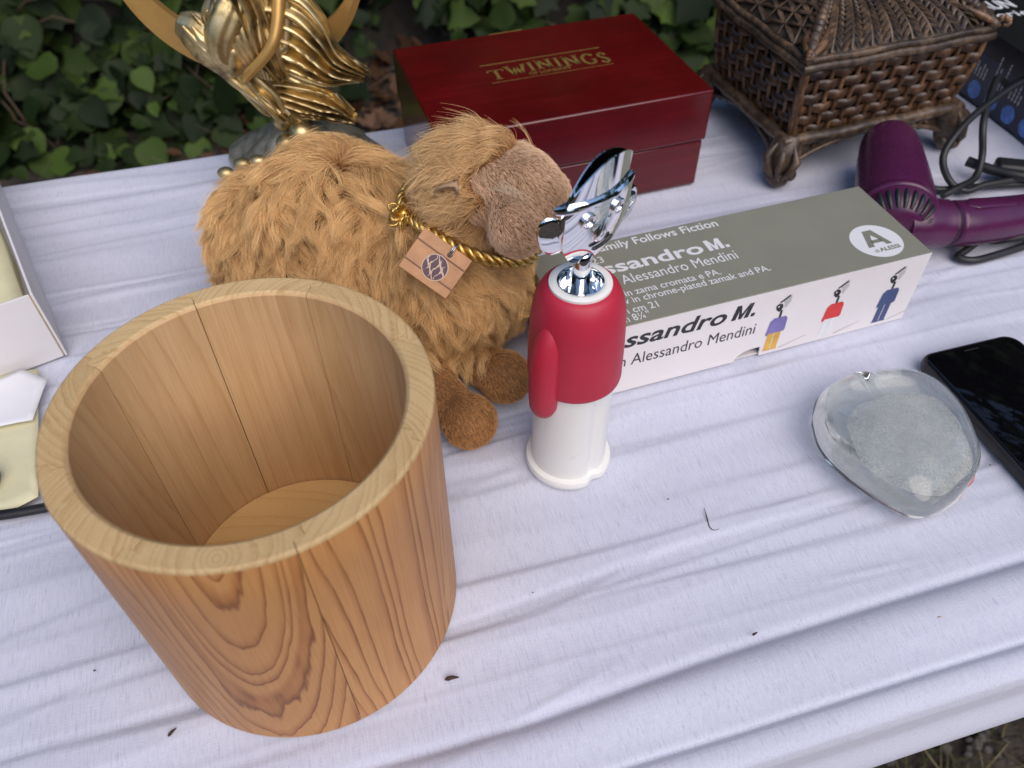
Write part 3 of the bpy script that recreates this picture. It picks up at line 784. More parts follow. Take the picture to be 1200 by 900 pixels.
# ------------------------------------------------------------------ red jacketed corkscrew
def corkscrew():
    t = thing('corkscrew', 'upright corkscrew shaped like a little man in a red jacket', 'corkscrew', (.0329, .2939, 0), R(36))
    def two(depth, w):                          # two legs side by side: a groove front and back
        def f(a, z):
            v = 0
            for c in (-math.pi / 2, math.pi / 2):
                d = (a - c + math.pi) % (2 * math.pi) - math.pi
                v += depth * math.exp(-(d / w) ** 2)
            return 1 - v
        return f
    MB().lathe([(.0232, 0), (.0246, .0006), (.0251, .0022), (.0251, .0045), (.0246, .0060), (.0228, .0066)], 128, rf=two(.11, .16)).build('base_flange', M['white_abs'], t, smooth=50)
    MB().lathe([(.0216, .0055), (.0214, .012), (.0215, .05), (.0217, .070), (.0217, .084)], 128, rf=two(.11, .16)).build('trousers', M['white_abs'], t, smooth=50)
    prof = [(.0210, .0765), (.0230, .0752), (.0241, .0750), (.0247, .0758), (.0249, .0775)]
    for q in np.linspace(0, 1, 14)[1:]: prof.append((.0248 + .0002 * math.sin(q * 3) - .0008 * q, .0775 + q * (.108 - .0775)))
    for q in np.linspace(0, 1, 14)[1:]:
        a = q * math.pi / 2 * .92; prof.append((.0155 + .0085 * math.cos(a), .108 + .0265 * math.sin(a)))
    prof += [(.0152, .1346)]
    MB().lathe(prof, 96, caps=False).build('jacket', M['red_soft'], t, smooth=60)
    for s in (-1, 1):
        P = [(s * .0150, -.001, .122), (s * .0200, -.0015, .117), (s * .0240, -.002, .109), (s * .0258, -.0022, .099), (s * .0264, -.0022, .087), (s * .0264, -.0022, .074), (s * .0262, -.0022, .067), (s * .0262, -.0022, .0630), (s * .0262, -.0022, .0608)]
        MB().tube(P, [.003, .0058, .0073, .0080, .0082, .0080, .0076, .0060, .0022], 20, up=(0, 1, 0), M=rot('Z', 5 if s < 0 else 14) @ Matrix.Diagonal((.92, 1, 1, 1))).build('arm', M['red_soft'], t, smooth=60)
    MB().lathe([(.0100, .126), (.0104, .1352), (.0112, .1361), (.0136, .1363), (.0152, .1358), (.0154, .1348), (.0152, .1338), (.0150, .1335)][::-1], 72, caps=False).build('collar', M['white_abs'], t, smooth=50)
    MB().lathe([(.0001, .1255), (.0095, .1258), (.0100, .1275), (.0101, .1350), (.0107, .1364), (.0113, .1363)], 48, caps=False).build('socket', M['chrome'], t)
    MB().lathe([(.0060, .1256), (.0064, .1275), (.0054, .1295), (.0046, .134), (.0043, .142), (.0045, .148), (.0047, .1525), (.003, .1540)], 40).build('neck', M['chrome'], t, smooth=60)
    # the head turned a little on its neck
    hp = bpy.data.objects.new('head', None); COL.objects.link(hp); hp.parent = t
    hp.matrix_local = TR(.0028, -.001, .1500) @ rot('Z', 4) @ rot('Y', 0) @ Matrix.Diagonal((1.14, 1.05, 1.04, 1)) @ rot('X', 4) @ TR(0, .002, -.1525)
    # head: curved shield of a face
    hd = MB(); nu, nv = 24, 24; V = []; F = []
    for sh, dy in ((0, 0), (1, .0030)):
        for j in range(nv + 1):
            v = j / nv                            # 0 chin .. 1 brim
            w = .0176 * (.36 + .64 * (math.sin(math.pi / 2 * min(1, v / .6)) ** .75 if v < .6 else 1.0)) * min(1, (v + .004) / .05) ** .35
            for i in range(nu + 1):
                x = (i / nu * 2 - 1)
                px = x * w; z = .1515 + .0345 * v
                y = -.0065 + 9.5 * px * px + .0035 * (1 - v) ** 2 + dy - .0006 * math.sin(v * 3)
                ins = .0006 if sh else 0
                V.append((px * (1 - .03 * sh), y, z + ins * (1 - v)))
    n1 = (nu + 1) * (nv + 1)
    for j in range(nv):
        for i in range(nu):
            a = j * (nu + 1) + i
            F.append((a, a + 1, a + nu + 2, a + nu + 1)); F.append((n1 + a, n1 + a + nu + 1, n1 + a + nu + 2, n1 + a + 1))
    def side(ring):
        for a, b in zip(ring[:-1], ring[1:]): F.append((a, n1 + a, n1 + b, b))
    side([i for i in range(nu + 1)]); side([j * (nu + 1) + nu for j in range(nv + 1)]); side([nv * (nu + 1) + i for i in range(nu, -1, -1)]); side([j * (nu + 1) for j in range(nv, -1, -1)])
    hd.add(V, F); head = hd.build('face_plate', M['chrome'], hp, smooth=45, bevel=.0004)
    for s in (-1, 1):
        e = MB(); C0 = Vector((s * .0078, -.0068 + 9.5 * .0078 ** 2 - .0002, .1788))
        ring = [C0 + Vector((.0030 * math.cos(a), -.0004 + 9.5 * .0030 * math.cos(a) * s * .0156, .0030 * math.sin(a))) for a in np.linspace(0, 2 * math.pi, 29)[:-1]]
        e.tube(ring, .0008, 10, closed=True)
        e.ell(C0, (.0015, .0006, .0015), 12, 8)
        e.build('eye', M['chrome'], head, smooth=60)
    n = MB()                                      # teardrop nose
    n.tube([(.0016, -.0066, .1745), (.0010, -.0069, .1715), (.0003, -.0070, .1685), (.0, -.0068, .1655), (0, -.0062, .1640)], [.0008, .0018, .0030, .0028, .0008], 16, up=(0, 1, 0), flat=.34).build('nose', M['chrome'], head, smooth=60)
    mth = MB(); mth.tube([(x, -.0062 + 9.5 * x * x, .1606 + 30 * x * x) for x in np.linspace(-.0030, .0085, 14)], [.0003] + [.0009] * 12 + [.0002], 8, up=(0, 1, 0)).build('mouth', M['ink_black'], head, smooth=60)
    # ears
    for s in (-1, 1):
        Mx = TR(-.0188 if s < 0 else .0226, .0016 if s < 0 else .0035, .1715 if s < 0 else .1655) @ rot('Z', -26 if s < 0 else -8) @ rot('Y', s * 14) @ rot('X', 90)
        MB().lathe([(.0001, -.0019), (.0050, -.0019), (.0072, -.0014), (.0080, 0), (.0074, .0011), (.0060, .0014), (.0030, .0019), (.0001, .0021)][::1], 40, M=Mx @ Matrix.Diagonal((.80, 1.30, .8, 1))).build('ear', M['chrome'], hp, smooth=60)
    # hat: thin curved brim and a folded open crown
    br = []
    def lens(n, w, d): return [(w * math.cos(a), d * math.sin(a) * (1.0 if math.sin(a) < 0 else .8)) for a in np.linspace(0, 2 * math.pi, n + 1)[:-1]]
    b = MB(); Lp = lens(56, .0212, .0050)
    V = []; F = []; N = len(Lp)
    for sc, dz in ((.90, -.0006), (.985, -.0010), (1.0, -.0001), (.985, .0008), (.90, .0006)):
        for x, y in Lp: V.append((x * sc, y * sc - .0030 + 6 * (x * sc) ** 2, .1862 + dz))
    for l in range(4):
        for k in range(N): F.append((l * N + k, l * N + (k + 1) % N, (l + 1) * N + (k + 1) % N, (l + 1) * N + k))
    F.append(tuple(range(N))[::-1]); F.append(tuple(range(4 * N, 5 * N)))
    b.add(V, F); b.build('hat_brim', M['chrome'], hp, smooth=50)
    for sgn, yb, hgt, lab in ((-1, -.0030, .0195, 'hat_front'), (1, .0022, .0180, 'hat_back')):
        b = MB(); V = []; F = []; nu, nv = 26, 14
        for sh in (0, 1):
            for j in range(nv + 1):
                v = j / nv
                for i in range(nu + 1):
                    u = i / nu * 2 - 1
                    # the crown rises towards one side, with a square shoulder there
                    top = hgt * (1 - .72 * max(0, .15 - u) ** 2.0 * .85 - .34 * max(0, (u - .15) / .85) ** 2.4)
                    x = u * (.0158 - .0012 * v * (u < 0))
                    y = yb * (1 - (u * u) * .72) * (1 + .32 * v) + sgn * (.0007 if sh else 0) * -1
                    z = .1866 + top * v; y += 6 * x * x - .0022
                    V.append((x, y - .0008, z))
        n1 = (nu + 1) * (nv + 1)
        for j in range(nv):
            for i in range(nu):
                a = j * (nu + 1) + i
                F.append((a, a + 1, a + nu + 2, a + nu + 1)); F.append((n1 + a, n1 + a + nu + 1, n1 + a + nu + 2, n1 + a + 1))
        for ring in ([i for i in range(nu + 1)], [j * (nu + 1) + nu for j in range(nv + 1)], [nv * (nu + 1) + i for i in range(nu, -1, -1)], [j * (nu + 1) for j in range(nv, -1, -1)]):
            for a, c in zip(ring[:-1], ring[1:]): F.append((a, n1 + a, n1 + c, c))
        b.add(V, F); b.build(lab, M['chrome'], hp, smooth=50)
corkscrew()

# ------------------------------------------------------------------ red mahogany tea box
def tea_box():
    w, d, H = .2182, .1488, .0837; zs = .0400
    t = thing('tea_box', 'glossy red mahogany tea box with gold lettering on its lid', 'box', (.0299, .6166, 0), .3157)
    MB().box((0, 0, zs / 2), (w - .0034, d - .0034, zs)).build('box_body', M['mahog'], t, bevel=.0012)
    MB().box((0, 0, zs + .0006), (w - .010, d - .010, .0016)).build('lid_gap', M['groove'], t)
    lid = MB().box((0, 0, (zs + .0012 + H) / 2), (w, d, H - zs - .0012)).build('lid', M['mahog'], t, bevel=.0022, seg=4)
    z = H + .00015; b = MB()
    def rect(x0, y0, x1, y1, wd):
        dx, dy = x1 - x0, y1 - y0; l = math.hypot(dx, dy); nx, ny = -dy / l * wd / 2, dx / l * wd / 2
        b.add([(x0 - nx, y0 - ny, z), (x1 - nx, y1 - ny, z), (x1 + nx, y1 + ny, z), (x0 + nx, y0 + ny, z)], [(0, 1, 2, 3)])
    rect(-.0498, .0205, .0530, .0205, .0013); rect(-.0490, -.0096, .0530, -.0096, .0008)
    # slab serif capitals, tall at both ends and short in the middle above the second line
    def stroke(pts, x, y0, sx, sy, wd):
        for (ax, ay), (bx, by) in zip(pts[:-1], pts[1:]): rect(x + ax * sx, y0 + ay * sy, x + bx * sx, y0 + by * sy, wd)
    GL = {'T': ([(0.5, 0), (0.5, 1)],), 'W': ([(.08, 1), (.32, 0)], [(.32, 0), (.52, .8)], [(.52, .8), (.72, 0)], [(.72, 0), (.94, 1)]), 'I': ([(.5, 0), (.5, 1)],),
          'N': ([(.15, 0), (.15, 1)], [(.15, 1), (.85, 0)], [(.85, 0), (.85, 1)]), 'G': ([(.88, .78), (.70, .97), (.42, 1), (.16, .80), (.08, .5), (.16, .18), (.42, 0), (.72, .03), (.85, .16), (.85, .42)],),
          'S': ([(.84, .76), (.68, .96), (.34, .97), (.16, .78), (.28, .58), (.66, .44), (.84, .26), (.68, .04), (.34, .02), (.12, .22)],)}
    SER = {'T': [(.28, 0, .72, 0), (0, 1, 1, 1), (0, .78, 0, 1), (1, .78, 1, 1)], 'W': [(-.06, 1, .24, 1), (.80, 1, 1.06, 1)], 'I': [(.15, 0, .85, 0), (.15, 1, .85, 1)],
           'N': [(-.05, 0, .36, 0), (-.05, 1, .25, 1), (.66, 1, 1.03, 1)], 'G': [(.62, .42, 1.0, .42)], 'S': []}
    x = -.0478
    for ch, wd in zip("TWININGS", (.0145, .0185, .0075, .0150, .0075, .0150, .0140, .0105)):
        cx = x + wd / 2; k = min(1, abs(cx) / .048)
        y0 = -.0072 * k ** 1.4 + .0012; y1 = .0150 - .0062 * k ** 1.6 * (1 if cx < 0 else .6)
        ww = wd - .0022
        for st in GL[ch]: stroke(st, x + .001, y0, ww, y1 - y0, .0027)
        for a in SER[ch]: stroke([(a[0], a[1]), (a[2], a[3])], x + .001, y0, ww, y1 - y0, .0011)
        x += wd
    put_text(b, "OF LONDON", lambda q, r: (q, r, z), .0040, x0=-.0165, x1=.0178, y=-.0060, bold=.02)
    b.build('gold_lettering', M['gold_print'], lid, smooth=0)
    # small brass clasp edge at the back and a nick on the lid corner
    MB().box((-.010, d / 2 + .0012, H - .006), (.030, .0024, .010)).build('clasp', M['gold_flat'], t, bevel=.0006)
tea_box()

# ------------------------------------------------------------------ woven look casket
def casket():
    t = thing('woven_casket', 'brown resin casket moulded like basket weave on scrolled feet', 'casket', (.2812, .6710, 0), .33); t.scale = (.965, 1, 1)
    z0, z1 = .037, .0965
    w0, d0, w1, d1 = .0805, .0590, .0862, .0650
    b = MB(); e = .003
    V = [(sx * (w - e), sy * (d - e), z) for (w, d, z) in ((w0, d0, z0), (w1, d1, z1)) for sx, sy in ((-1, -1), (1, -1), (1, 1), (-1, 1))]
    b.add(V, [(0, 1, 2, 3), (4, 5, 6, 7), (0, 1, 5, 4), (1, 2, 6, 5), (2, 3, 7, 6), (3, 0, 4, 7)]); b.build('inner_wall', M['dark_in'], t, smooth=0)
    def face(side):
        """(along -1..1, height 0..1, outward) -> point on that wall"""
        def f(u, v, o):
            w = w0 + (w1 - w0) * v + .0016 * math.sin(v * math.pi); d = d0 + (d1 - d0) * v + .0016 * math.sin(v * math.pi); z = z0 + (z1 - z0) * v
            return {'f': (u * w, -d - o, z), 'b': (-u * w, d + o, z), 'l': (-w - o, -u * d, z), 'r': (w + o, u * d, z)}[side]
        return f
    rows = 6
    for side, ncol in (('f', 14), ('l', 10), ('b', 14), ('r', 10)):
        f = face(side)
        for k in range(ncol + 1):
            u = -0.985 + 1.97 * k / ncol
            if k in (0, ncol): u *= .995
            pts = [f(u + .006 * math.sin(k * 7 + v * 5), v, .0004) for v in np.linspace(0.0, 1, 9)]
            MB().tube(pts, .0019 if 0 < k < ncol else .0026, 8).build('stake', M['stake'], t, smooth=60)
        for r in range(rows):
            v = (r + .5) / rows; n = ncol * 6
            P = []
            for i in range(n + 1):
                q = i / n * ncol; u = -.985 + 1.97 * i / n
                over = math.cos(math.pi * (q + r)) ; P.append(f(u, v + .008 * math.sin(q * 2.3 + r), .0006 + .0017 * (abs(over) ** .6) * (1 if over > 0 else -1)))
            V = []; F = []; hh = (z1 - z0) / rows * .46
            for i, p in enumerate(P):
                nb = Vector(f(-.985 + 1.97 * i / n, v, 1)) - Vector(f(-.985 + 1.97 * i / n, v, 0)); q = i / n * ncol
                h2 = hh * (1 - .10 * abs(math.sin(math.pi * q)))
                for dz, do in ((-h2, -.0010), (-h2 * .8, .0004), (0, .0011), (h2 * .8, .0004), (h2, -.0010)): V.append(Vector(p) + nb * do + Vector((0, 0, dz)))
            for i in range(n):
                for j in range(4): a = i * 5 + j; F.append((a, a + 5, a + 6, a + 1))
            MB().add(V, F).build('weave_strip', M['weave'], t, smooth=50)
    def rim(w, d, z, r, name, bamboo, amp=.0006):
        pts = []; rr = []
        for (ax, ay), (bx, by) in zip([(-w, -d), (w, -d), (w, d), (-w, d)], [(w, -d), (w, d), (-w, d), (-w, -d)]):
            n = 30 if abs(ax - bx) > .1 else 22
            for i in range(n):
                q = i / n; pts.append((ax + (bx - ax) * q, ay + (by - ay) * q, z + .0006 * math.sin(q * 17))); 
                rr.append(r * (1 + (.16 if (bamboo and i % 6 == 0) else 0) + .05 * math.sin(i * 2.1)))
        MB().tube(pts, rr, 10, closed=True, up=(0, 0, 1)).build(name, M['bronze'], t, smooth=60)
    rim(.0872, .0657, .0372, .0050, 'lower_rim', True)
    rim(.0888, .0668, .0985, .0036, 'upper_rim', True)
    rim(.0885, .0665, .1045, .0026, 'lid_rim', True)
    # lid: hipped dome
    W, D, ZB, ZR = .0865, .0645, .1035, .1250; RW, RD = .046, .020
    def dome(sx, sy, k): 
        """k 0 at the rim .. 1 at the ridge"""
        g = 1 - k; h = ZB + (ZR - ZB) * math.sin(k * math.pi / 2) ** .62
        return RW * k + W * g, RD * k + D * g, h
    lid = None
    def lf(side):
        def f(u, k, o):
            w, d, h = dome(0, 0, k); no = o * .55; nz = o * .83
            return Vector({'f': (u * w, -d - no, h + nz), 'b': (-u * w, d + no, h + nz), 'l': (-w - no, -u * d, h + nz), 'r': (w + no, u * d, h + nz)}[side])
        return f
    lid = MB()
    for side in 'flbr':
        f = lf(side); V = []; F = []
        for j in range(11):
            for i in range(13): V.append(f(i / 6 - 1, j / 10, -.001))
        for j in range(10):
            for i in range(12): a = j * 13 + i; F.append((a, a + 1, a + 14, a + 13))
        lid.add(V, F)
    lid.add([(sx * RW, sy * RD, ZR - .001) for sx, sy in ((-1, -1), (1, -1), (1, 1), (-1, 1))], [(0, 1, 2, 3)])
    lid = lid.build('lid', M['bronze'], t, smooth=60)
    for side, nc in (('f', 9), ('l', 6), ('b', 9), ('r', 6)):
        f = lf(side)
        for c in range(nc):
            u0 = -1 + 2 * (c + .5) / nc; hw = 1.0 / nc
            b = MB()
            if side in 'fb':
                if True:
                    b.tube([f(u0 + hw * .98, k, .0008) for k in np.linspace(.02, .98, 12)], .0011, 6)
                for q in range(9):
                    k0 = .03 + q * .105
                    for s in (-1, 1):
                        b.tube([f(u0 + s * hw * .05, k0 - .01, .0010), f(u0 + s * hw * .45, k0 + .05, .0022), f(u0 + s * hw * .88, k0 + .13, .0008)], [.0006, .0023, .0007], 6, flat=.55)
            else:
                b.tube([f(u0 + hw * .98, k, .0008) for k in np.linspace(.02, .98, 12)], .0010, 6)
                for q in range(8):
                    k0 = .04 + q * .115; s = 1 if (q + c) % 2 else -1
                    b.tube([f(u0 - s * hw * .9, k0, .0005), f(u0, k0 + .06, .0024), f(u0 + s * hw * .9, k0 + .12, .0005)], [.0016, .0028, .0016], 6, flat=.5)
            b.build('braid_row', M['bronze'], lid, smooth=60)
    for sx, sy in ((-1, -1), (1, -1), (1, 1), (-1, 1)):
        pts = []; rr = []
        for k in np.linspace(.0, 1, 40):
            w, d, h = dome(0, 0, k); pts.append((sx * (w + .001), sy * (d + .001), h + .0015)); rr.append(.0038 * (1 + .28 * math.sin(k * 60)) * (1.25 - .4 * k))
        b = MB(); b.tube(pts, rr, 10)
        b.build('hip_rope', M['bronze'], lid, smooth=60)
        b = MB(); base = Vector((sx * .0885, sy * .0665, .1055))
        for q in range(7):
            a = q / 6 * 4.4; r = .0050 * (1 - q / 9)
            b.ell(base + Vector((sx * (.004 - r * math.cos(a) * .8), sy * (.004 - r * math.cos(a) * .8), .004 + r * math.sin(a))), .0028 - .0002 * q, 10, 8)
        for q in (-1, 0, 1):
            b.tube([base + Vector((-sx * .020 + q * sy * .004, -sy * .020 - q * sx * .004, .013)), base + Vector((-sx * .009 + q * sy * .005, -sy * .009 - q * sx * .005, .009)), base + Vector((sx * .002, sy * .002, .001))], [.0012, .0034, .0016], 8)
        b.build('corner_scroll', M['stake'], lid, smooth=60)
    # twisted handle along the ridge
    b = MB(); pts = []; rr = []
    for q in np.linspace(0, 1, 60): pts.append((-.046 + .092 * q, 0, ZR + .001 + .010 * math.sin(q * math.pi))); rr.append(.0042 * (1 + .25 * math.sin(q * 70)))
    b.tube(pts, rr, 10); b.build('handle', M['stake'], lid, smooth=60)
    # apron with arched edge and a scrolled foot under each corner
    for side in 'flbr':
        Wd = .0855 if side in 'fb' else .0640; D2 = .0640 if side in 'fb' else .0855
        V = []; F = []; n = 28
        def pt(u, z, o):
            x = u * Wd; y = -D2 - o
            return {'f': (x, y, z), 'b': (-x, -y, z), 'l': (y, -x, z), 'r': (-y, x, z)}[side]
        for i in range(n + 1):
            u = -1 + 2 * i / n; zb = .010 + .023 * math.cos(u * math.pi / 2) ** .55
            spread = .004 * abs(u) ** 3
            V += [pt(u, .0365, -.003), pt(u, zb, -.002 + spread), pt(u, zb - .0012, -.006), pt(u, .0355, -.008)]
        for i in range(n):
            a = i * 4
            for j in range(4): F.append((a + j, a + 4 + j, a + 4 + (j + 1) % 4, a + (j + 1) % 4))
        b = MB().add(V, F)
        edge = [pt(u, .009 + .023 * math.cos(u * math.pi / 2) ** .55, .001 + .004 * abs(u) ** 3) for u in np.linspace(-.98, .98, 30)]
        b.tube(edge, .0021, 8)
        for s in (-1, 1):                          # leaf scrolls on the apron
            for q in range(2):
                c = Vector(pt(s * (.62 - .2 * q), .026 + .003 * q, .0005)); ex = Vector(pt(1, 0, 0)) - Vector(pt(0, 0, 0)); ex.normalize()
                sp = [c + ex * (s * .0055 * (1 - a / 9) * math.cos(a)) + Vector((0, 0, .0055 * (1 - a / 9) * math.sin(a))) for a in np.linspace(0, 6.5, 24)]
                b.tube(sp, [.0013] * 24, 6)
        b.build('apron', M['bronze'], t, smooth=60)
    for sx, sy in ((-1, -1), (1, -1), (1, 1), (-1, 1)):
        b = MB(); X = lambda o, z: (sx * (.0800 + o), sy * (.0590 + o), z)
        b.tube([X(.000, .036), X(.004, .028), X(.006, .019), X(.0065, .010), X(.008, .004)], [.0120, .0132, .0122, .0100, .0085], 12)
        b.ell(X(.0095, .0070), (.0098, .0098, .0070), 14, 10)
        for q in (-1, 0, 1):                        # acanthus ribs
            px, py = sx, sy; tx, ty = -sy, sx
            g = lambda o, z, k: (sx * (.0800 + o) + tx * k * .004 * q, sy * (.0590 + o) + ty * k * .004 * q, z)
            b.tube([g(.008, .036, 1.2), g(.0135, .027, 2.2), g(.0150, .018, 1.7), g(.0150, .011, .7)], [.0015, .0038, .0032, .0018], 8)
        for s2 in ((1, 0), (0, 1)):
            c = Vector(X(.008, .009)) + Vector((sx * s2[0] * .004 - sx * s2[1] * .009, sy * s2[1] * .004 - sy * s2[0] * .009, 0))
            b.ell(c, (.0052, .0052, .0058), 12, 8)
        b.build('foot', M['bronze'], t, smooth=60)
casket()

# ------------------------------------------------------------------ gilded statue on the far edge
def spline(P, n):
    P = [Vector(p) for p in P]; Q = [P[0] * 2 - P[1]] + P + [P[-1] * 2 - P[-2]]; out = []
    for k in range(n):
        q = k / (n - 1) * (len(P) - 1); i = min(int(q), len(P) - 2); u = q - i
        a, b, c, d = Q[i:i + 4]
        out.append(.5 * ((2 * b) + (c - a) * u + (2 * a - 5 * b + 4 * c - d) * u * u + (3 * b - a - 3 * c + d) * u ** 3))
    return out
def statue():
    bx, by = -.170, .605
    t = thing('gilded_statue', 'antique gold statue of a draped figure on a crescent moon', 'statue', (bx, by, 0))
    L = lambda x, z, y=0: (x - bx, y, z)           # picture of the figure: x and height, y towards the back
    # grey rock base with gilt balls
    def rockr(a, z): return 1 + .10 * math.sin(3 * a + 40 * z) + .07 * math.sin(7 * a + 90 * z)
    MB().lathe([(.050, 0), (.062, .002), (.063, .008), (.054, .016), (.040, .024), (.030, .032), (.020, .040), (.012, .046)], 64, M=TR(-.008, .004, 0), rf=rockr).build('rock_base', M['pewter'], t, smooth=60)
    b = MB()
    for x, z, y, r in [(-.1815, .0360, -.018, .0085), (-.1675, .0455, -.018, .0100), (-.1560, .0400, -.020, .0095), (-.1820, .0520, -.008, .0090), (-.1690, .0560, -.006, .0085), (-.158, .055, .004, .010)]:
        b.ell(L(x, z, y), r, 18, 12)
    b.build('gilt_ball', M['gold'], t, smooth=60)
    for x, z, y, r in [(-.2360, .0125, -.022, .0060), (-.2200, .0210, -.022, .0060), (-.205, .026, -.026, .006)]:
        MB().ell(L(x, z, y), (r * 1.2, r, r * .8), 16, 10).build('gilt_boss', M['gold'], t, smooth=60)
    # crescent moon
    oc, orad, ic, irad = (-.194, .178), .0925, (-.1885, .1985), .0885
    outer = [(oc[0] + orad * math.cos(a), oc[1] + orad * math.sin(a)) for a in np.linspace(R(180 - 28), R(360 + 28), 90)]
    inner = [(ic[0] + irad * math.cos(a), ic[1] + irad * math.sin(a)) for a in np.linspace(R(180 - 18), R(360 + 18), 90)]
    V = []; F = []; n = 90
    for (ox, oz), (ix, iz) in zip(outer, inner):
        mx, mz = (ox + ix) / 2, (oz + iz) / 2
        V += [L(ox, oz, .002), L(ox, oz, -.002), L(mx, mz, -.0042), L(ix, iz, -.0032), L(ix, iz, .0032), L(mx, mz, .0042)]
    for k in range(n - 1):
        for j in range(6): F.append((k * 6 + j, k * 6 + (j + 1) % 6, k * 6 + 6 + (j + 1) % 6, k * 6 + 6 + j))
    F += [tuple(range(6)), tuple(range((n - 1) * 6, n * 6))]
    MB().add(V, F).build('crescent_moon', M['gold_flat'], t, smooth=30)
    # fluted robe: swept tube with folds
    def fluted(path, rad, nf, depth, twist, name, seg=72, mat='gold', ph=0, yflat=.8):
        P = spline(path, 44); rr = np.interp(np.linspace(0, 1, 44), np.linspace(0, 1, len(rad)), rad); V = []; F = []
        for i, p in enumerate(P):
            a = P[max(0, i - 1)]; c = P[min(43, i + 1)]; tg = (c - a).normalized()
            u = Vector((0, 1, 0)); u = (u - tg * u.dot(tg)).normalized(); w = tg.cross(u); q = i / 43
            for k in range(seg):
                an = 2 * math.pi * k / seg
                fl = math.sin(nf * an + twist * q * 6 + ph + .6 * math.sin(2 * an + 5 * q)) + .45 * math.sin((nf * 2 + 1) * an - twist * q * 4 + 2 * q)
                r = rr[i] * (1 + depth * fl)
                V.append(p + u * (math.cos(an) * r * yflat) + w * (math.sin(an) * r))
        for i in range(43):
            for k in range(seg): F.append((i * seg + k, (i + 1) * seg + k, (i + 1) * seg + (k + 1) % seg, i * seg + (k + 1) % seg))
        F += [tuple(range(seg)), tuple(43 * seg + k for k in range(seg))]
        return MB().add(V, F).build(name, M[mat], t, smooth=70)
    fluted([L(-.166, .056, -.006), L(-.176, .070, -.008), L(-.184, .088, -.010), L(-.194, .104, -.012), L(-.196, .124, -.012), L(-.182, .150, -.006), L(-.178, .19, 0)], [.011, .015, .0175, .023, .027, .027, .022], 9, .10, 1.6, 'robe')
    fluted([L(-.184, .112, -.022), L(-.200, .114, -.026), L(-.216, .122, -.024), L(-.229, .130, -.020), L(-.238, .134, -.018)], [.003, .0190, .0165, .0140, .0085], 5, .03, .5, 'draped_leg', mat='gold')
    fluted([L(-.196, .110, -.030), L(-.206, .118, -.034), L(-.204, .132, -.034), L(-.196, .146, -.030), L(-.188, .158, -.024)], [.005, .010, .012, .011, .008], 4, .08, 1.0, 'hip_fold', mat='gold')
    b = MB(); P = spline([L(-.1955, .100, -.040), L(-.190, .107, -.043), L(-.178, .117, -.043), L(-.168, .128, -.040), L(-.163, .140, -.034), L(-.160, .156, -.026)], 30)
    b.tube(P, list(np.interp(np.linspace(0, 1, 30), [0, .12, .5, 1], [.0018, .0034, .0040, .0048])), 14); b.build('arm', M['gold_flat'], t, smooth=60)
    b = MB()
    for k in range(9):                             # streaming folds under the figure, down to the gilt balls
        o = k / 8; wv = lambda q: .0032 * math.sin(q * 2.3 + k * 1.9)
        pth = [(-.236 + .020 * o, .128 + .020 * o), (-.2250 + .016 * o, .112 + .017 * o), (-.2095 + .014 * o, .0945 + .014 * o), (-.1945 + .014 * o, .0755 + .012 * o), (-.1835 + .013 * o, .0640 + .008 * o)]
        P = spline([L(x + wv(i), z + wv(i + 1), -.014 - .016 * math.sin(math.pi * (.15 + .7 * o)) - .004 * (k % 2)) for i, (x, z) in enumerate(pth)], 36)
        b.tube(P, list(np.interp(np.linspace(0, 1, 36), [0, .2, .6, 1], [.0008, .0042, .0036, .0018])), 12)
    b.build('streaming_fold', M['gold'], t, smooth=70)
    b = MB()
    for k in range(8):                             # strands between the arm and the blown drapery
        o = k / 7
        P = spline([L(-.205 + .050 * o, .160, -.018), L(-.200 + .038 * o, .138 - .002 * k % 2, -.034 + .006 * o), L(-.193 + .026 * o, .118, -.036 + .005 * o), L(-.188 + .016 * o, .100 - .004 * o, -.032)], 28)
        b.tube(P, list(np.interp(np.linspace(0, 1, 28), [0, .4, 1], [.0045, .0040, .0010])), 10)
    b.build('streaming_fold', M['gold'], t, smooth=70)
    # two blown tails of drapery made of wavy locks
    def tail(up, lo, n, name, y0):
        U = spline(up, 34); Lw = spline(lo, 34)
        V = []; F = []; nw = 60
        for side in (0, 1):
            for j in range(nw + 1):
                v = j / nw
                for i in range(34):
                    q = i / 33
                    p = U[i].lerp(Lw[i], v)
                    wave = math.sin(v * n * 2 * math.pi + 1.9 * math.sin(q * 4.2 + v * 2) + q * 2 + 2.6 * noise.noise((v * 3.1, q * 1.6, n + y0 * 90)))
                    sharp = (abs(wave) ** .7) * (1 if wave > 0 else -1)
                    e = math.sin(math.pi * min(max(v, .02), .98)) ** .35
                    am = .0030 + .0042 * (.5 + noise.noise((v * 4, q * 2.2, 8)))
                    y = y0 - (.0050 * e + am * sharp * e) if side == 0 else y0 + .004 * e
                    edge = .0016 * sharp * q
                    p = p + (U[33] - U[28]) * (.9 * q ** 3 * noise.noise((v * 4.5, n, 3)))
                    V.append(p + Vector((edge * .6, y, edge)))
        n1 = 34 * (nw + 1)
        for j in range(nw):
            for i in range(33):
                a = j * 34 + i; F.append((a, a + 1, a + 35, a + 34)); F.append((n1 + a, n1 + a + 34, n1 + a + 35, n1 + a + 1))
        for ring in ([i for i in range(34)], [j * 34 + 33 for j in range(nw + 1)], [nw * 34 + i for i in range(33, -1, -1)], [j * 34 for j in range(nw, -1, -1)]):
            for a, c in zip(ring[:-1], ring[1:]): F.append((a, n1 + a, n1 + c, c))
        MB().add(V, F).build(name, M['gold'], t, smooth=70)
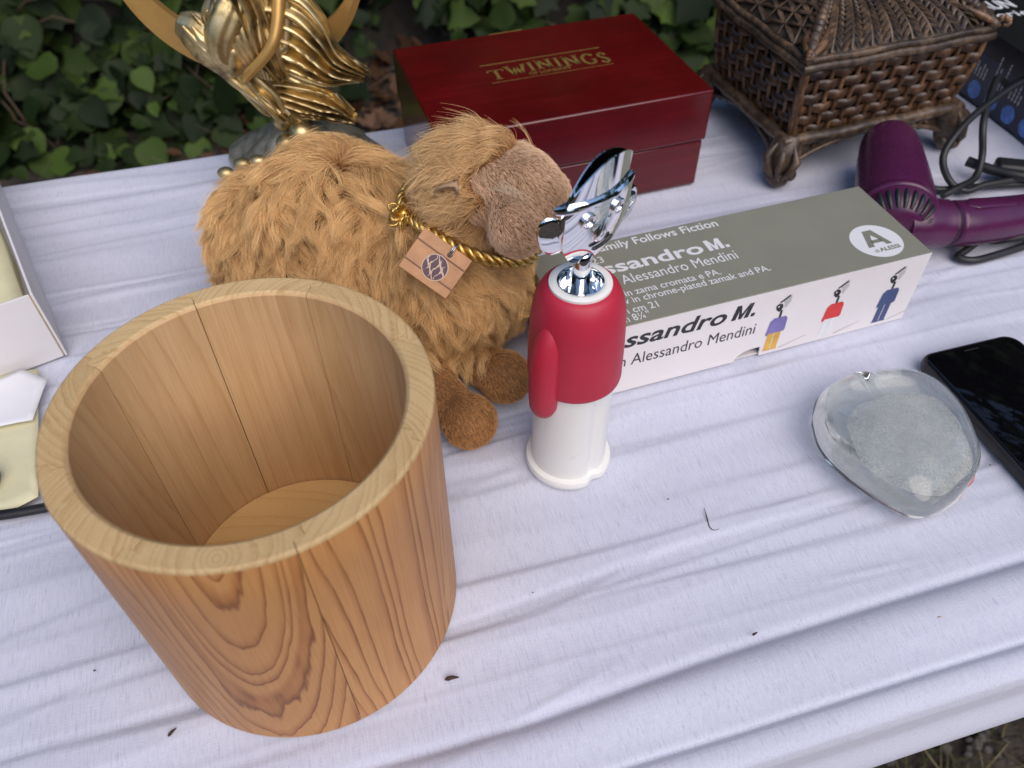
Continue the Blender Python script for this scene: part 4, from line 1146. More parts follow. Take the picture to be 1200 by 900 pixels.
    tail([L(-.170, .168), L(-.146, .160), L(-.132, .140), L(-.126, .118), L(-.108, .1010)], [L(-.186, .100), L(-.168, .094), L(-.152, .090), L(-.134, .0875), L(-.1135, .0905)], 7, 'flying_drapery', -.022)
    tail([L(-.180, .096), L(-.162, .090), L(-.146, .086), L(-.136, .081), L(-.1230, .0640)], [L(-.176, .066), L(-.162, .060), L(-.150, .0585), L(-.138, .0570), L(-.1255, .0570)], 6, 'flying_drapery', -.018)
    tail([L(-.176, .170), L(-.171, .150), L(-.169, .132), L(-.167, .114), L(-.164, .098)], [L(-.198, .168), L(-.192, .146), L(-.189, .128), L(-.185, .112), L(-.176, .098)], 4, 'flying_drapery', -.030)
    tail([L(-.196, .094), L(-.188, .092), L(-.180, .086), L(-.176, .076), L(-.172, .068)], [L(-.205, .100), L(-.198, .088), L(-.190, .078), L(-.182, .069), L(-.175, .062)], 3, 'flying_drapery', -.026)
statue()

# ------------------------------------------------------------------ plush camel
def camel():
    O = Vector((-.10, .42, 0))
    t = thing('plush_camel', 'shaggy golden brown plush camel with a rope collar and wooden tag', 'stuffed toy', O)
    def E(mb, c, r, ang=0, tilt=0):
        mb.ell((0, 0, 0), r, 24, 16, M=TR(*(Vector(c) - O)) @ rot('Z', ang) @ rot('Y', tilt))
    b = MB()
    E(b, (-.150, .441, .048), (.046, .050, .047)); E(b, (-.102, .425, .052), (.076, .055, .051), -14)
    E(b, (-.112, .427, .089), (.046, .038, .026)); E(b, (-.040, .398, .056), (.046, .047, .048), -20); E(b, (-.030, .396, .088), (.030, .030, .040))
    E(b, (-.020, .394, .126), (.027, .028, .0225)); E(b, (.003, .384, .131), (.025, .024, .0195), -25, 10)
    E(b, (.0110, .3760, .1385), (.0150, .0165, .0130), -25); E(b, (.0200, .3700, .1330), (.0125, .0140, .0130), -25); E(b, (.0205, .3690, .1210), (.0115, .0125, .0140), -25); E(b, (.0035, .3555, .1215), (.0160, .0145, .0170)); E(b, (.019, .374, .112), (.0135, .014, .014))
    E(b, (.0000, .3690, .1100), (.015, .012, .008), -30)
    def leg(a, c, r0, r1, foot):
        for k in range(9): q = k / 8; p = Vector(a).lerp(Vector(c), q); rr = r0 + (r1 - r0) * q; E(b, p, (rr, rr, rr))
        E(b, foot[0], foot[1], foot[2])
    leg((-.075, .365, .026), (-.036, .322, .016), .017, .013, ((-.0255, .3085, .0165), (.0165, .0170, .0165), -40))
    leg((-.055, .385, .028), (-.016, .352, .016), .017, .013, ((-.0045, .3440, .0170), (.0170, .0165, .0170), -30))
    leg((-.17, .40, .02), (-.13, .36, .014), .016, .013, ((-.118, .352, .015), (.016, .016, .015), -30))
    leg((-.19, .48, .02), (-.20, .505, .014), .016, .013, ((-.20, .505, .015), (.015, .016, .015), -30))
    me = b.mesh('tmp', M['tag_wood']); tmp = bpy.data.objects.new('tmp', me); COL.objects.link(tmp)
    rm = tmp.modifiers.new('r', 'REMESH'); rm.mode = 'VOXEL'; rm.voxel_size = .0030
    sm = tmp.modifiers.new('s', 'SMOOTH'); sm.factor = .5; sm.iterations = 5
    bpy.context.view_layer.update()
    body_me = bpy.data.meshes.new_from_object(tmp.evaluated_get(bpy.context.evaluated_depsgraph_get()))
    bpy.data.objects.remove(tmp)
    # flat bottom on the table
    for v in body_me.vertices: v.co.z = max(v.co.z, .0008)
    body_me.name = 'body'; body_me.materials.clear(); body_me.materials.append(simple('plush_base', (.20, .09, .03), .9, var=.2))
    body_me.polygons.foreach_set('use_smooth', [True] * len(body_me.polygons)); body_me.update()
    body = bpy.data.objects.new('body', body_me); body.parent = t; COL.objects.link(body)
    # ---- fur, strand by strand
    nv = len(body_me.vertices); co = np.empty(nv * 3); body_me.vertices.foreach_get('co', co); co = co.reshape(-1, 3)
    body_me.calc_loop_triangles(); nt = len(body_me.loop_triangles); tri = np.empty(nt * 3, np.int32); body_me.loop_triangles.foreach_get('vertices', tri); tri = tri.reshape(-1, 3)
    nor = np.empty(nv * 3); body_me.vertices.foreach_get('normal', nor); nor = nor.reshape(-1, 3)
    A, B_, C_ = co[tri[:, 0]], co[tri[:, 1]], co[tri[:, 2]]; area = np.linalg.norm(np.cross(B_ - A, C_ - A), axis=1) / 2
    g = np.random.default_rng(5)
    def sample(n, keep):
        k = g.choice(nt, int(n), p=area / area.sum()); r1 = np.sqrt(g.random(len(k)))[:, None]; r2 = g.random(len(k))[:, None]
        w = (1 - r1, r1 * (1 - r2), r1 * r2)
        P = A[k] * w[0] + B_[k] * w[1] + C_[k] * w[2]; N = nor[tri[k, 0]] * w[0] + nor[tri[k, 1]] * w[1] + nor[tri[k, 2]] * w[2]
        N /= np.linalg.norm(N, axis=1)[:, None] + 1e-9
        m_ = keep(P + np.array(O), N); return P[m_], N[m_]
    fd = np.array((.80, -.60, 0)); HC = np.array((-.012, .386, .128))
    def is_face(P): 
        f = (P - HC) @ fd; return (f > .0045 + .005 * np.sin(P[:, 2] * 300)) & (P[:, 2] > .096)
    def is_leg(P): return (P[:, 2] < .036) & (((P[:, 1] < .352) & (P[:, 0] > -.068)) | ((P[:, 0] > -.018) & (P[:, 1] < .365)))
    def under(P, N): return N[:, 2] > -.75
    def strands(name, n, keep, length, comb, npts, r0, nclump, clump, wave, mat, lift):
        P, N = sample(n, keep); Pw = P + np.array(O); n = len(P)
        D = comb(Pw, N); D -= N * (D * N).sum(1)[:, None]; D /= np.linalg.norm(D, axis=1)[:, None] + 1e-9
        Ln = length(Pw) * g.uniform(.65, 1.15, n)
        ci = g.choice(n, min(nclump, n), replace=False); kd = kdtree.KDTree(len(ci))
        for q, i in enumerate(ci): kd.insert(P[i], q)
        kd.balance(); near = np.array([ci[kd.find(p)[1]] for p in P])
        cr = g.normal(0, 1, (n, 3)); S_ = np.cross(N, D)
        turn = g.normal(0, .55 if npts > 4 else .15, n)[near]; D2 = D * np.cos(turn)[:, None] + S_ * np.sin(turn)[:, None]
        phs = g.uniform(0, 6.3, n); amp = g.uniform(.4, 1.3, n) * wave; liftv = (lift + g.normal(0, .16, n))
        clen = (g.uniform(.72, 1.25, n))[near]
        T = np.linspace(0, 1, npts)
        def path(i_n, i_d, ln, lf, ph, am, sd):
            out = np.zeros((len(ln), npts, 3)); cur = np.zeros((len(ln), 3))
            for k in range(1, npts):
                q = T[k]; bend = np.clip(q * 1.5, 0, 1)
                dr = i_n * (lf * (1 - bend) + .12)[:, None] + i_d * (.25 + .75 * bend) + np.array((0, 0, -.30 * q)) + sd * (am * np.cos(ph + q * 7))[:, None]
                dr /= np.linalg.norm(dr, axis=1)[:, None]; cur = cur + dr * (ln / (npts - 1))[:, None]; out[:, k] = cur
            return out
        own = path(N, D2 + cr * (.10 if npts > 4 else .22), Ln * clen, np.clip(liftv, .05, 2), phs, amp * .6, S_)
        gd = path(N[near], D2[near], (Ln * clen)[near], np.clip(liftv[near], .05, 2), phs[near], amp[near], S_[near])
        w = (clump * T ** .7)[None, :, None]
        pos = (P[:, None] + own) * (1 - w) + (P[near][:, None] + gd + (P - P[near])[:, None] * .12) * w
        pos[:, :, 2] = np.maximum(pos[:, :, 2], .0008)
        rad = (r0 * (1 - .85 * T ** 1.3))[None] * g.uniform(.7, 1.25, (n, 1))
        hc = bpy.data.hair_curves.new(name); hc.add_curves([npts] * n)
        hc.position_data.foreach_set('vector', pos.astype(np.float32).ravel())
        ra = hc.attributes.get('radius') or hc.attributes.new('radius', 'FLOAT', 'POINT'); ra.data.foreach_set('value', rad.astype(np.float32).ravel())
        hc.materials.append(mat); o = bpy.data.objects.new(name, hc); o.parent = t; o['kind'] = 'stuff'; COL.objects.link(o)
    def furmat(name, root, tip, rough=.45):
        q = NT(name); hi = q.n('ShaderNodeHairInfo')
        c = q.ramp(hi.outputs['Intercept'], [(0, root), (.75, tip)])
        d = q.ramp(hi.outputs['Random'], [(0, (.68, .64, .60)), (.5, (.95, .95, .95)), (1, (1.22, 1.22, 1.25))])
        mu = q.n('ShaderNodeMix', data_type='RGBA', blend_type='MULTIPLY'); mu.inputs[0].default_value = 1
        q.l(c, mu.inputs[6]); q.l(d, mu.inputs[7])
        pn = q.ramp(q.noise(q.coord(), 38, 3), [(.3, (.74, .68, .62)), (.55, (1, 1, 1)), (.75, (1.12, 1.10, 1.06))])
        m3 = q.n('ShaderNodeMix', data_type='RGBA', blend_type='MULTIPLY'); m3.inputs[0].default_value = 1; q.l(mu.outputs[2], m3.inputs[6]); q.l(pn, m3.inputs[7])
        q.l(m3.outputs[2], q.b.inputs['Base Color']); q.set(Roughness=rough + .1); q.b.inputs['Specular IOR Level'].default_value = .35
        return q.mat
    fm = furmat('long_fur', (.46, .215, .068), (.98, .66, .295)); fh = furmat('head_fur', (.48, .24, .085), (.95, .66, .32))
    fs = furmat('short_fur', (.60, .37, .215), (.95, .68, .45), .6); fl = furmat('leg_fur', (.40, .185, .06), (.74, .39, .145), .6)
    head = lambda P: (P[:, 2] > .100) & (P[:, 0] > -.058)
    def comb_body(P, N):
        d = np.tile(np.array((.10, -.25, -1.0)), (len(P), 1)); tp = np.clip((N[:, 2] - .2) / .6, 0, 1)[:, None]
        rad = np.stack([P[:, 0] + .105, P[:, 1] - .43, 0 * P[:, 0]], -1); rad /= np.linalg.norm(rad, axis=1)[:, None] + 1e-6
        sw = np.stack([np.sin(P[:, 0] * 55 + P[:, 2] * 30), np.cos(P[:, 1] * 48 + P[:, 0] * 20), 0 * P[:, 0]], -1) * .55
        return d * (1 - tp) + (rad * .7 + np.array((.25, -.5, -.1))) * tp + sw
    def comb_head(P, N):
        d = np.tile(np.array((-.85, .25, -.55)), (len(P), 1)); low = np.clip((.128 - P[:, 2]) / .03, 0, 1)[:, None]
        return d * (1 - low) + np.array((-.35, -.10, -1.0)) * low + np.stack([0 * P[:, 0], .3 * np.sin(P[:, 0] * 120), .35 * np.sin(P[:, 0] * 150 + P[:, 2] * 90)], -1)
    ln_body = lambda P: .023 + .009 * np.clip((P[:, 2] - .07) / .04, 0, 1)
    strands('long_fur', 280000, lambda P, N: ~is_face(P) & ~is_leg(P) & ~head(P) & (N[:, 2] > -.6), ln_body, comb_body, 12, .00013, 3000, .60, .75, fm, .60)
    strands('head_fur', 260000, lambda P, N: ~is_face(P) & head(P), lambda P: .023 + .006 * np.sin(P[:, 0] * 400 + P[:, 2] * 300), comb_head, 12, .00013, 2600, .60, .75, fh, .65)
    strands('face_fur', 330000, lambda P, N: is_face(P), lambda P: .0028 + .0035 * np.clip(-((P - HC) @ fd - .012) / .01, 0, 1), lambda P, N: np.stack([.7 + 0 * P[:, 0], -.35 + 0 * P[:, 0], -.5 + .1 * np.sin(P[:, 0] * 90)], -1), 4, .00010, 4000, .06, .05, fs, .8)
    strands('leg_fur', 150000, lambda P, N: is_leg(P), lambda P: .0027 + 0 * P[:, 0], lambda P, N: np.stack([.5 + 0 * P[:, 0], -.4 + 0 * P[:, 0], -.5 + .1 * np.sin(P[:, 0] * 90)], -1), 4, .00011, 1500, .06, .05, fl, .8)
    # ear: small cupped leaf of felt
    V = []; F = []; n = 14; m_ = 8
    for j in range(m_ + 1):
        for i in range(n + 1):
            v = j / m_; u = i / n * 2 - 1; w = .0065 * math.sin(math.pi * min(.999, .12 + .88 * v)) ** .6
            V.append((u * w, -.004 * (1 - u * u) + .0015, .020 * v))
    for j in range(m_):
        for i in range(n): a = j * (n + 1) + i; F.append((a, a + 1, a + n + 2, a + n + 1))
    for q, (loc, rz, rx) in enumerate((((-.0385, .3700, .1310), 165, -22), ((-.012, .4200, .1330), 10, -30))):
        o = MB().add(V, F, M=TR(*(Vector(loc) - O)) @ rot('Z', rz) @ rot('X', rx) @ rot('Y', -38)).build('ear', M['felt'], t, smooth=70)
        so = o.modifiers.new('thick', 'SOLIDIFY'); so.thickness = .0014
    # pale lashes over the closed eye and the dark mouth seam
    b = MB()
    for k in range(7):
        q = k / 6; p = Vector((-.0100 + .0060 * q, .3600 + .003 * q, .1430 + .0035 * q)) - O; l = 1 + .25 * math.sin(k * 2.4)
        b.tube(spline([p, p + Vector((.0050, -.0065, .0030 - .0030 * q)) * l, p + Vector((.0110, -.0085, .0015 - .0045 * q)) * l, p + Vector((.0160, -.0080, -.0035 - .004 * q)) * l], 10), list(np.interp(np.linspace(0, 1, 10), [0, 1], [.00018, .00005])), 5)
    b.build('eyelash', M['lash'], t)
    MB().tube([Vector(p) - O for p in [(-.0125, .3600, .1170), (-.0085, .3540, .1100), (-.0010, .3500, .1055), (.0070, .3490, .1040), (.0150, .3530, .1050)]], [.0003, .0006, .0007, .0006, .0003], 8, M=TR(0, .001, .0025)).build('mouth_seam', M['seam'], t)
    # ---- gold rope round the neck
    K = [(-.0590, .3800, .1130), (-.0455, .3640, .1140), (-.0280, .3540, .1090), (-.0070, .3520, .1015), (.0110, .3640, .0945), (.0160, .3900, .0920), (.004, .4180, .0960), (-.025, .4330, .1040), (-.052, .4220, .1100), (-.0625, .4000, .1130)]
    P = spline(K + [K[0]], 260)
    b = MB()
    for s in range(3):
        pts = []
        for i, p in enumerate(P):
            tg = (P[min(i + 1, 259)] - P[max(i - 1, 0)]).normalized(); u = Vector((0, 0, 1)); u = (u - tg * u.dot(tg)).normalized(); w = tg.cross(u); a = i * .33 + s * 2.094
            pts.append(p - O + u * (.00215 * math.cos(a)) + w * (.00215 * math.sin(a)))
        b.tube(pts, .0017, 8)
    rope = b.build('rope_collar', M['gold_rope'], t, smooth=60)
    b = MB(); kc = Vector((-.0605, .3790, .1145)) - O
    for _ in range(34):
        a, e = random.uniform(0, 6.3), random.uniform(-.9, 1.2); d = Vector((math.cos(a) * math.cos(e) - .5, -.35 + .5 * math.sin(a) * math.cos(e), math.sin(e) + .15)).normalized()
        sd = d.orthogonal().normalized(); r = random.uniform(.006, .0105)
        b.tube(spline([kc, kc + d * r * .6 + sd * r * .25, kc + d * r, kc + d * r * .65 - sd * r * .3, kc + sd * .001], 12), .00042, 5)
    b.ell(kc, .0036, 12, 8); b.build('frayed_knot', M['gold_rope'], rope, smooth=60)
    # ---- wooden tag with its ring
    a, bb, d = Vector((-.0466, .3624, .1164)), Vector((-.0211, .3507, .1024)), Vector((-.0618, .3477, .1022))
    ex = (bb - a).normalized(); ey = (a - d); ey = (ey - ex * ey.dot(ex)).normalized(); ez = ex.cross(ey)
    cen = (bb + d) / 2 + ez * .0035
    w, h = (bb - a).length, (a - d).length
    Mx = Matrix((ex, ey, ez)).transposed().to_4x4(); Mx.translation = cen - O
    tg = MB().box((0, 0, 0), (w, h, .0048), M=Mx).build('wooden_tag', M['tag_wood'], t, bevel=.0004)
    b = MB()
    zt = .00255
    for y in (.0052, -.0072): b.add([(-w / 2 + .0002, y, zt), (w / 2 - .0002, y - .0004, zt), (w / 2 - .0002, y + .0006, zt), (-w / 2 + .0002, y + .0010, zt)], [(0, 1, 2, 3)], 0, M=Mx)
    b.build('dark_grain_stripe', M['tag_stripe'], tg, smooth=0)
    r = .0074; c0 = (.0012, -.0020)
    b = MB(); Nn = 48
    b.add([(c0[0], c0[1], zt + .0001)] + [(c0[0] + r * math.cos(q), c0[1] + r * math.sin(q), zt + .0001) for q in np.linspace(0, 2 * math.pi, Nn + 1)[:-1]], [(0, 1 + k, 1 + (k + 1) % Nn) for k in range(Nn)], 1, M=Mx)
    b.add([(c0[0], c0[1], zt + .0002)] + [(c0[0] + r * .93 * math.cos(q), c0[1] + r * .93 * math.sin(q), zt + .0002) for q in np.linspace(0, 2 * math.pi, Nn + 1)[:-1]], [(0, 1 + k, 1 + (k + 1) % Nn) for k in range(Nn)], 0, M=Mx)
    for x0 in (-.0046, -.0022, .0004, .0028, .0050):    # pale wavy ridges running up the round mark
        hh = math.sqrt(max(1e-9, (r * .92) ** 2 - x0 * x0)); pts = []
        n = 16
        for k in range(n + 1):
            q = -1 + 2 * k / n; xx = x0 + .0011 * math.sin(q * 4.2 + x0 * 700) - .0010 * q
            lim = math.sqrt(max(0, (r * .92) ** 2 - xx * xx)); yy = max(-lim, min(lim, q * hh)); wd = .00042 * (1.2 - abs(q)) * (1 + .5 * math.sin(k * 2.1)); pts.append((xx, yy, wd))
        V = []
        for xx, yy, wd in pts: V += [(c0[0] + xx - wd, c0[1] + yy, zt + .0003), (c0[0] + xx + wd, c0[1] + yy + .0004, zt + .0003)]
        b.add(V, [(2 * k, 2 * k + 1, 2 * k + 3, 2 * k + 2) for k in range(n)], 1, M=Mx)
    b.build('round_mark', [M['tag_ink'], M['tag_pale']], tg, smooth=0)
    b = MB(); hl = (.0040, h / 2 - .0046)
    b.add([(hl[0], hl[1], zt + .0001)] + [(hl[0] + .0015 * math.cos(q), hl[1] + .0015 * math.sin(q), zt + .0001) for q in np.linspace(0, 2 * math.pi, 21)[:-1]], [(0, 1 + k, 1 + (k + 1) % 20) for k in range(20)], 0, M=Mx)
    b.build('tag_hole', M['ink_black'], tg, smooth=0)
    b = MB()
    for dx in (-.0004, .0005):
        ring = [Mx @ Vector((hl[0] + dx, hl[1] + .0034 + .0042 * math.cos(q), zt - .0010 + .0042 * math.sin(q))) for q in np.linspace(0, 2 * math.pi, 33)[:-1]]
        b.tube(ring, .00042, 8, closed=True)
    b.build('split_ring', M['steel'], tg, smooth=60)
M['felt'] = simple('tan_felt', (.42, .28, .17), .9, var=.15, vs=300, bump=.4)
M['lash'] = simple('pale_lash', (.72, .60, .42), .5)
M['seam'] = simple('dark_thread', (.06, .03, .018), .8)
camel()

# ------------------------------------------------------------------ hair dryer
def dryer():
    t = thing('hair_dryer', 'purple plastic hair dryer lying on its side with coiled black cord', 'hair dryer', (.2935, .518, 0))
    O = Vector((.305, .52, 0))
    a, e = Vector((.2905, .4760, .0290)), Vector((.3185, .5790, .0295)); ax = (e - a).normalized()
    u = Vector((0, 0, 1)); u = (u - ax * u.dot(ax)).normalized(); w = u.cross(ax)
    Mx = Matrix((w, u, ax)).transposed().to_4x4(); Mx.translation = a - O; Ln = (e - a).length
    prof = [(.0125, .0), (.0190, .0012), (.0250, .0050), (.0295, .0110), (.0322, .0200), (.0332, .0320), (.0330, .046), (.0320, .062), (.0305, .080), (.0288, .098), (.0270, .112), (.0258, .1190), (.0245, .1225), (.0222, .1240), (.0212, .1225), (.0210, .1100)]
    prof = [(r * .85, z) for r, z in prof]
    MB().lathe(prof, 72, M=Mx).build('barrel', M['purple'], t, smooth=50)
    # raised intake ring and the row of vent slots on its shoulder
    MB().lathe([(.0268, .0172), (.0288, .0180), (.0292, .0205), (.0286, .0232), (.0268, .0240)], 72, M=Mx).build('band', M['purple'], t, smooth=60)
    for k in range(9):
        an = R(48 + k * 13.5)
        rr = lambda z: float(np.interp(z, [p[1] for p in prof[:6]], [p[0] for p in prof[:6]])) + .0003
        pts = [Mx @ Vector((math.cos(an) * rr(z), math.sin(an) * rr(z), z)) for z in (.0025, .0050, .0080, .0110, .0145)]
        MB().tube(pts, [.0010, .0017, .0019, .0019, .0010], 8).build('vent_slot', M['ink_black'], t, smooth=60)
    # hinge and folding handle
    h0 = Vector((.3000, .4800, .030)); h1 = Vector((.3290, .4870, .0235))
    def ovl(path, rad, fl, name, mat='purple', bev=0):
        P = spline(path, 36); rr = np.interp(np.linspace(0, 1, 36), np.linspace(0, 1, len(rad)), rad)
        b = MB(); b.tube([p - O for p in P], list(rr), 28, flat=fl, up=(0, 0, 1)); return b.build(name, M[mat], t, smooth=50)
    ovl([(.296, .487, .0275), (.310, .489, .0262), (.322, .491, .0245), (.3315, .492, .0235)], [.0180, .0188, .0184, .0180], 1.0, 'hinge')
    ovl([(.3300, .4916, .0236), (.3335, .4922, .0234), (.336, .4925, .0232)], [.0166, .0171, .0166], 1.0, 'hinge_gap', 'purple_dark')
    ovl([(.3345, .4912, .0245), (.3375, .4918, .0242), (.350, .494, .0225), (.372, .500, .0205), (.400, .508, .0190), (.430, .516, .0180), (.446, .520, .0175), (.449, .521, .0175)], [.0130, .0172, .0178, .0176, .0162, .0150, .0128, .0080], .95, 'handle')
    b = MB(); b.tube([Vector(p) - O for p in spline([(.344, .4930, .0398), (.356, .496, .0388), (.374, .501, .0362), (.394, .5065, .0335)], 20)], list(np.interp(np.linspace(0, 1, 20), [0, .15, .8, 1], [.002, .0065, .0055, .001])), 18, flat=.25, up=(0, 0, 1))
    b.build('grip_panel', M['purple'], t, smooth=60)
    MB().ell(Vector((.3485, .4935, .0400)) - O, (.0022, .0014, .0008), 12, 8).build('screw_cover', M['purple_dark'], t)
    # cord
    def cord(P, r=.0029, name='cord'):
        q = spline(P, 14 * len(P)); MB().tube([p - O for p in q], r, 10).build(name, M['black_rubber'], t, smooth=60)
    cord([(.446, .520, .0175), (.470, .527, .012), (.490, .545, .006), (.470, .572, .0040), (.432, .572, .0040), (.388, .568, .0040), (.362, .566, .0036), (.352, .580, .0032), (.349, .598, .0032)])
    cord([(.470, .660, .030), (.452, .656, .050), (.409, .622, .050), (.378, .595, .043), (.362, .577, .028), (.369, .567, .012), (.382, .560, .0060), (.402, .566, .0080), (.45, .575, .0080), (.49, .56, .01)])
    cord([(.470, .690, .020), (.440, .672, .046), (.420, .645, .052), (.399, .604, .043), (.401, .588, .020), (.394, .574, .0092), (.375, .560, .0092), (.36, .552, .007)])
    cord([(.44, .520, .030), (.405, .518, .020), (.380, .502, .0120), (.356, .486, .0050), (.346, .478, .0032), (.356, .474, .0032), (.375, .480, .0032), (.405, .492, .0032), (.45, .510, .0035)])
    cord([(.372, .500, .0035), (.378, .494, .0060), (.390, .492, .0100), (.415, .498, .0100), (.46, .515, .009)])
    cord([(.396, .597, .0105), (.412, .583, .0105), (.432, .570, .0125), (.47, .560, .012)], .0042)
    b = MB(); b.box((0, 0, 0), (.020, .0085, .0065), M=TR(*(Vector((.3720, .5005, .0048)) - O)) @ rot('Z', 28)); b.build('strain_relief', M['black_rubber'], t, bevel=.0018)
    b = MB(); b.box((0, 0, 0), (.034, .016, .012), M=TR(*(Vector((.432, .584, .011)) - O)) @ rot('Z', -12)); b.build('plug', M['black_rubber'], t, bevel=.003)
dryer()

# ------------------------------------------------------------------ black box behind the casket
def black_box():
    yaw = .235; H = .062
    t = thing('black_box', 'black box with white lettering and blue icons behind the casket', 'box', (.4440, .6960, 0), yaw)
    W_, y0, y1 = .17, -.16, .145
    MB().box((W_ / 2, (y0 + y1) / 2, H / 2), (W_, y1 - y0, H)).build('box_body', M['box_black'], t, bevel=.0008)
    xs = -.00015
    side = lambda a, z: (xs, -a, z)                # a runs towards the viewer
    b = MB(); b.add([side(-.14, .001), side(.155, .001), side(.155, .043), side(-.14, .043)], [(0, 1, 2, 3)]); b.build('navy_band', M['box_navy'], t, smooth=0)
    b = MB()
    for k in range(11):
        a = -.120 + k * .0245
        b.add([(xs - .0002, -a, .0105)] + [(xs - .0002, -(a + .0082 * math.cos(q)), .0112 + .0082 * math.sin(q)) for q in np.linspace(0, 2 * math.pi, 25)[:-1]], [(0, 1 + j, 1 + (j + 1) % 24) for j in range(24)])
    b.build('blue_icon', M['ink_bluelight'], t, smooth=0)
    b = MB(); rg = random.Random(4)
    for k in range(11):
        for j in range(4):
            a = -.128 + k * .0245 + j * .0042; h = rg.uniform(.008, .026)
            z = .023
            while z < .023 + h:
                l = rg.uniform(.0015, .004); b.add([(xs - .0002, -a, z), (xs - .0002, -(a + .0016), z), (xs - .0002, -(a + .0016), min(z + l, .052)), (xs - .0002, -a, min(z + l, .052))], [(0, 1, 2, 3)]); z += l + .0008
    b.build('fine_print', M['ink_grey'], t, smooth=0)
    top = lambda x, y: (x, y, H + .0002)
    b = MB()
    put_text(b, "BRAUN", top, .0170, x0=.0030, x1=.0570, y=.0715, bold=.03)
    put_text(b, "series", top, .0110, x0=.0160, x1=.0680, y=.0535, bold=.012)
    b.build('white_lettering', M['ink_white'], t, smooth=0)
black_box()

# ------------------------------------------------------------------ phone
def phone():
    w, l, h = .0745, .150, .0092; r = .0105
    yaw = R(16)
    cx, cy = .2640 + w / 2 * math.cos(yaw) + l / 2 * math.sin(yaw), .3680 + w / 2 * math.sin(yaw) - l / 2 * math.cos(yaw)
    t = thing('phone', 'black smartphone lying face up at the right edge of the cloth', 'phone', (cx, cy, 0), yaw)
    def rr(w, l, r, n=10):
        out = []
        for qx, qy, a0 in ((1, 1, 0), (-1, 1, 90), (-1, -1, 180), (1, -1, 270)):
            for k in range(n + 1): a = R(a0 + 90 * k / n); out.append((qx * (w / 2 - r) + r * math.cos(a), qy * (l / 2 - r) + r * math.sin(a)))
        return out
    def slab(levels, name, mat, parent, sm=50):
        V = []; F = []
        for ins, z in levels:
            for x, y in rr(w - 2 * ins, l - 2 * ins, max(.001, r - ins)): V.append((x, y, z))
        N = 44
        for k in range(len(levels) - 1):
            for j in range(N): F.append((k * N + j, k * N + (j + 1) % N, (k + 1) * N + (j + 1) % N, (k + 1) * N + j))
        F += [tuple(range(N))[::-1], tuple(range((len(levels) - 1) * N, len(levels) * N))]
        return MB().add(V, F).build(name, M[mat], parent, smooth=sm)
    slab([(.0022, .0002), (.0006, .0012), (0, .0030), (0, .0068), (.0006, .0082), (.0016, .0088), (.0022, .0086)], 'case', 'phone_case', t)
    slab([(.0020, .0080), (.0020, .0088), (.0026, .0091)], 'screen', 'phone_glass', t)
    for y, L in ((.048, .006), (.034, .010), (.021, .010)):
        MB().box((-w / 2 - .0002, y, .0050), (.0010, L, .0028)).build('side_button', M['phone_case'], t, bevel=.0005)
    MB().box((0, l / 2 - .0058, .00915), (.011, .0009, .0002)).build('earpiece', M['black_rubber'], t)
phone()

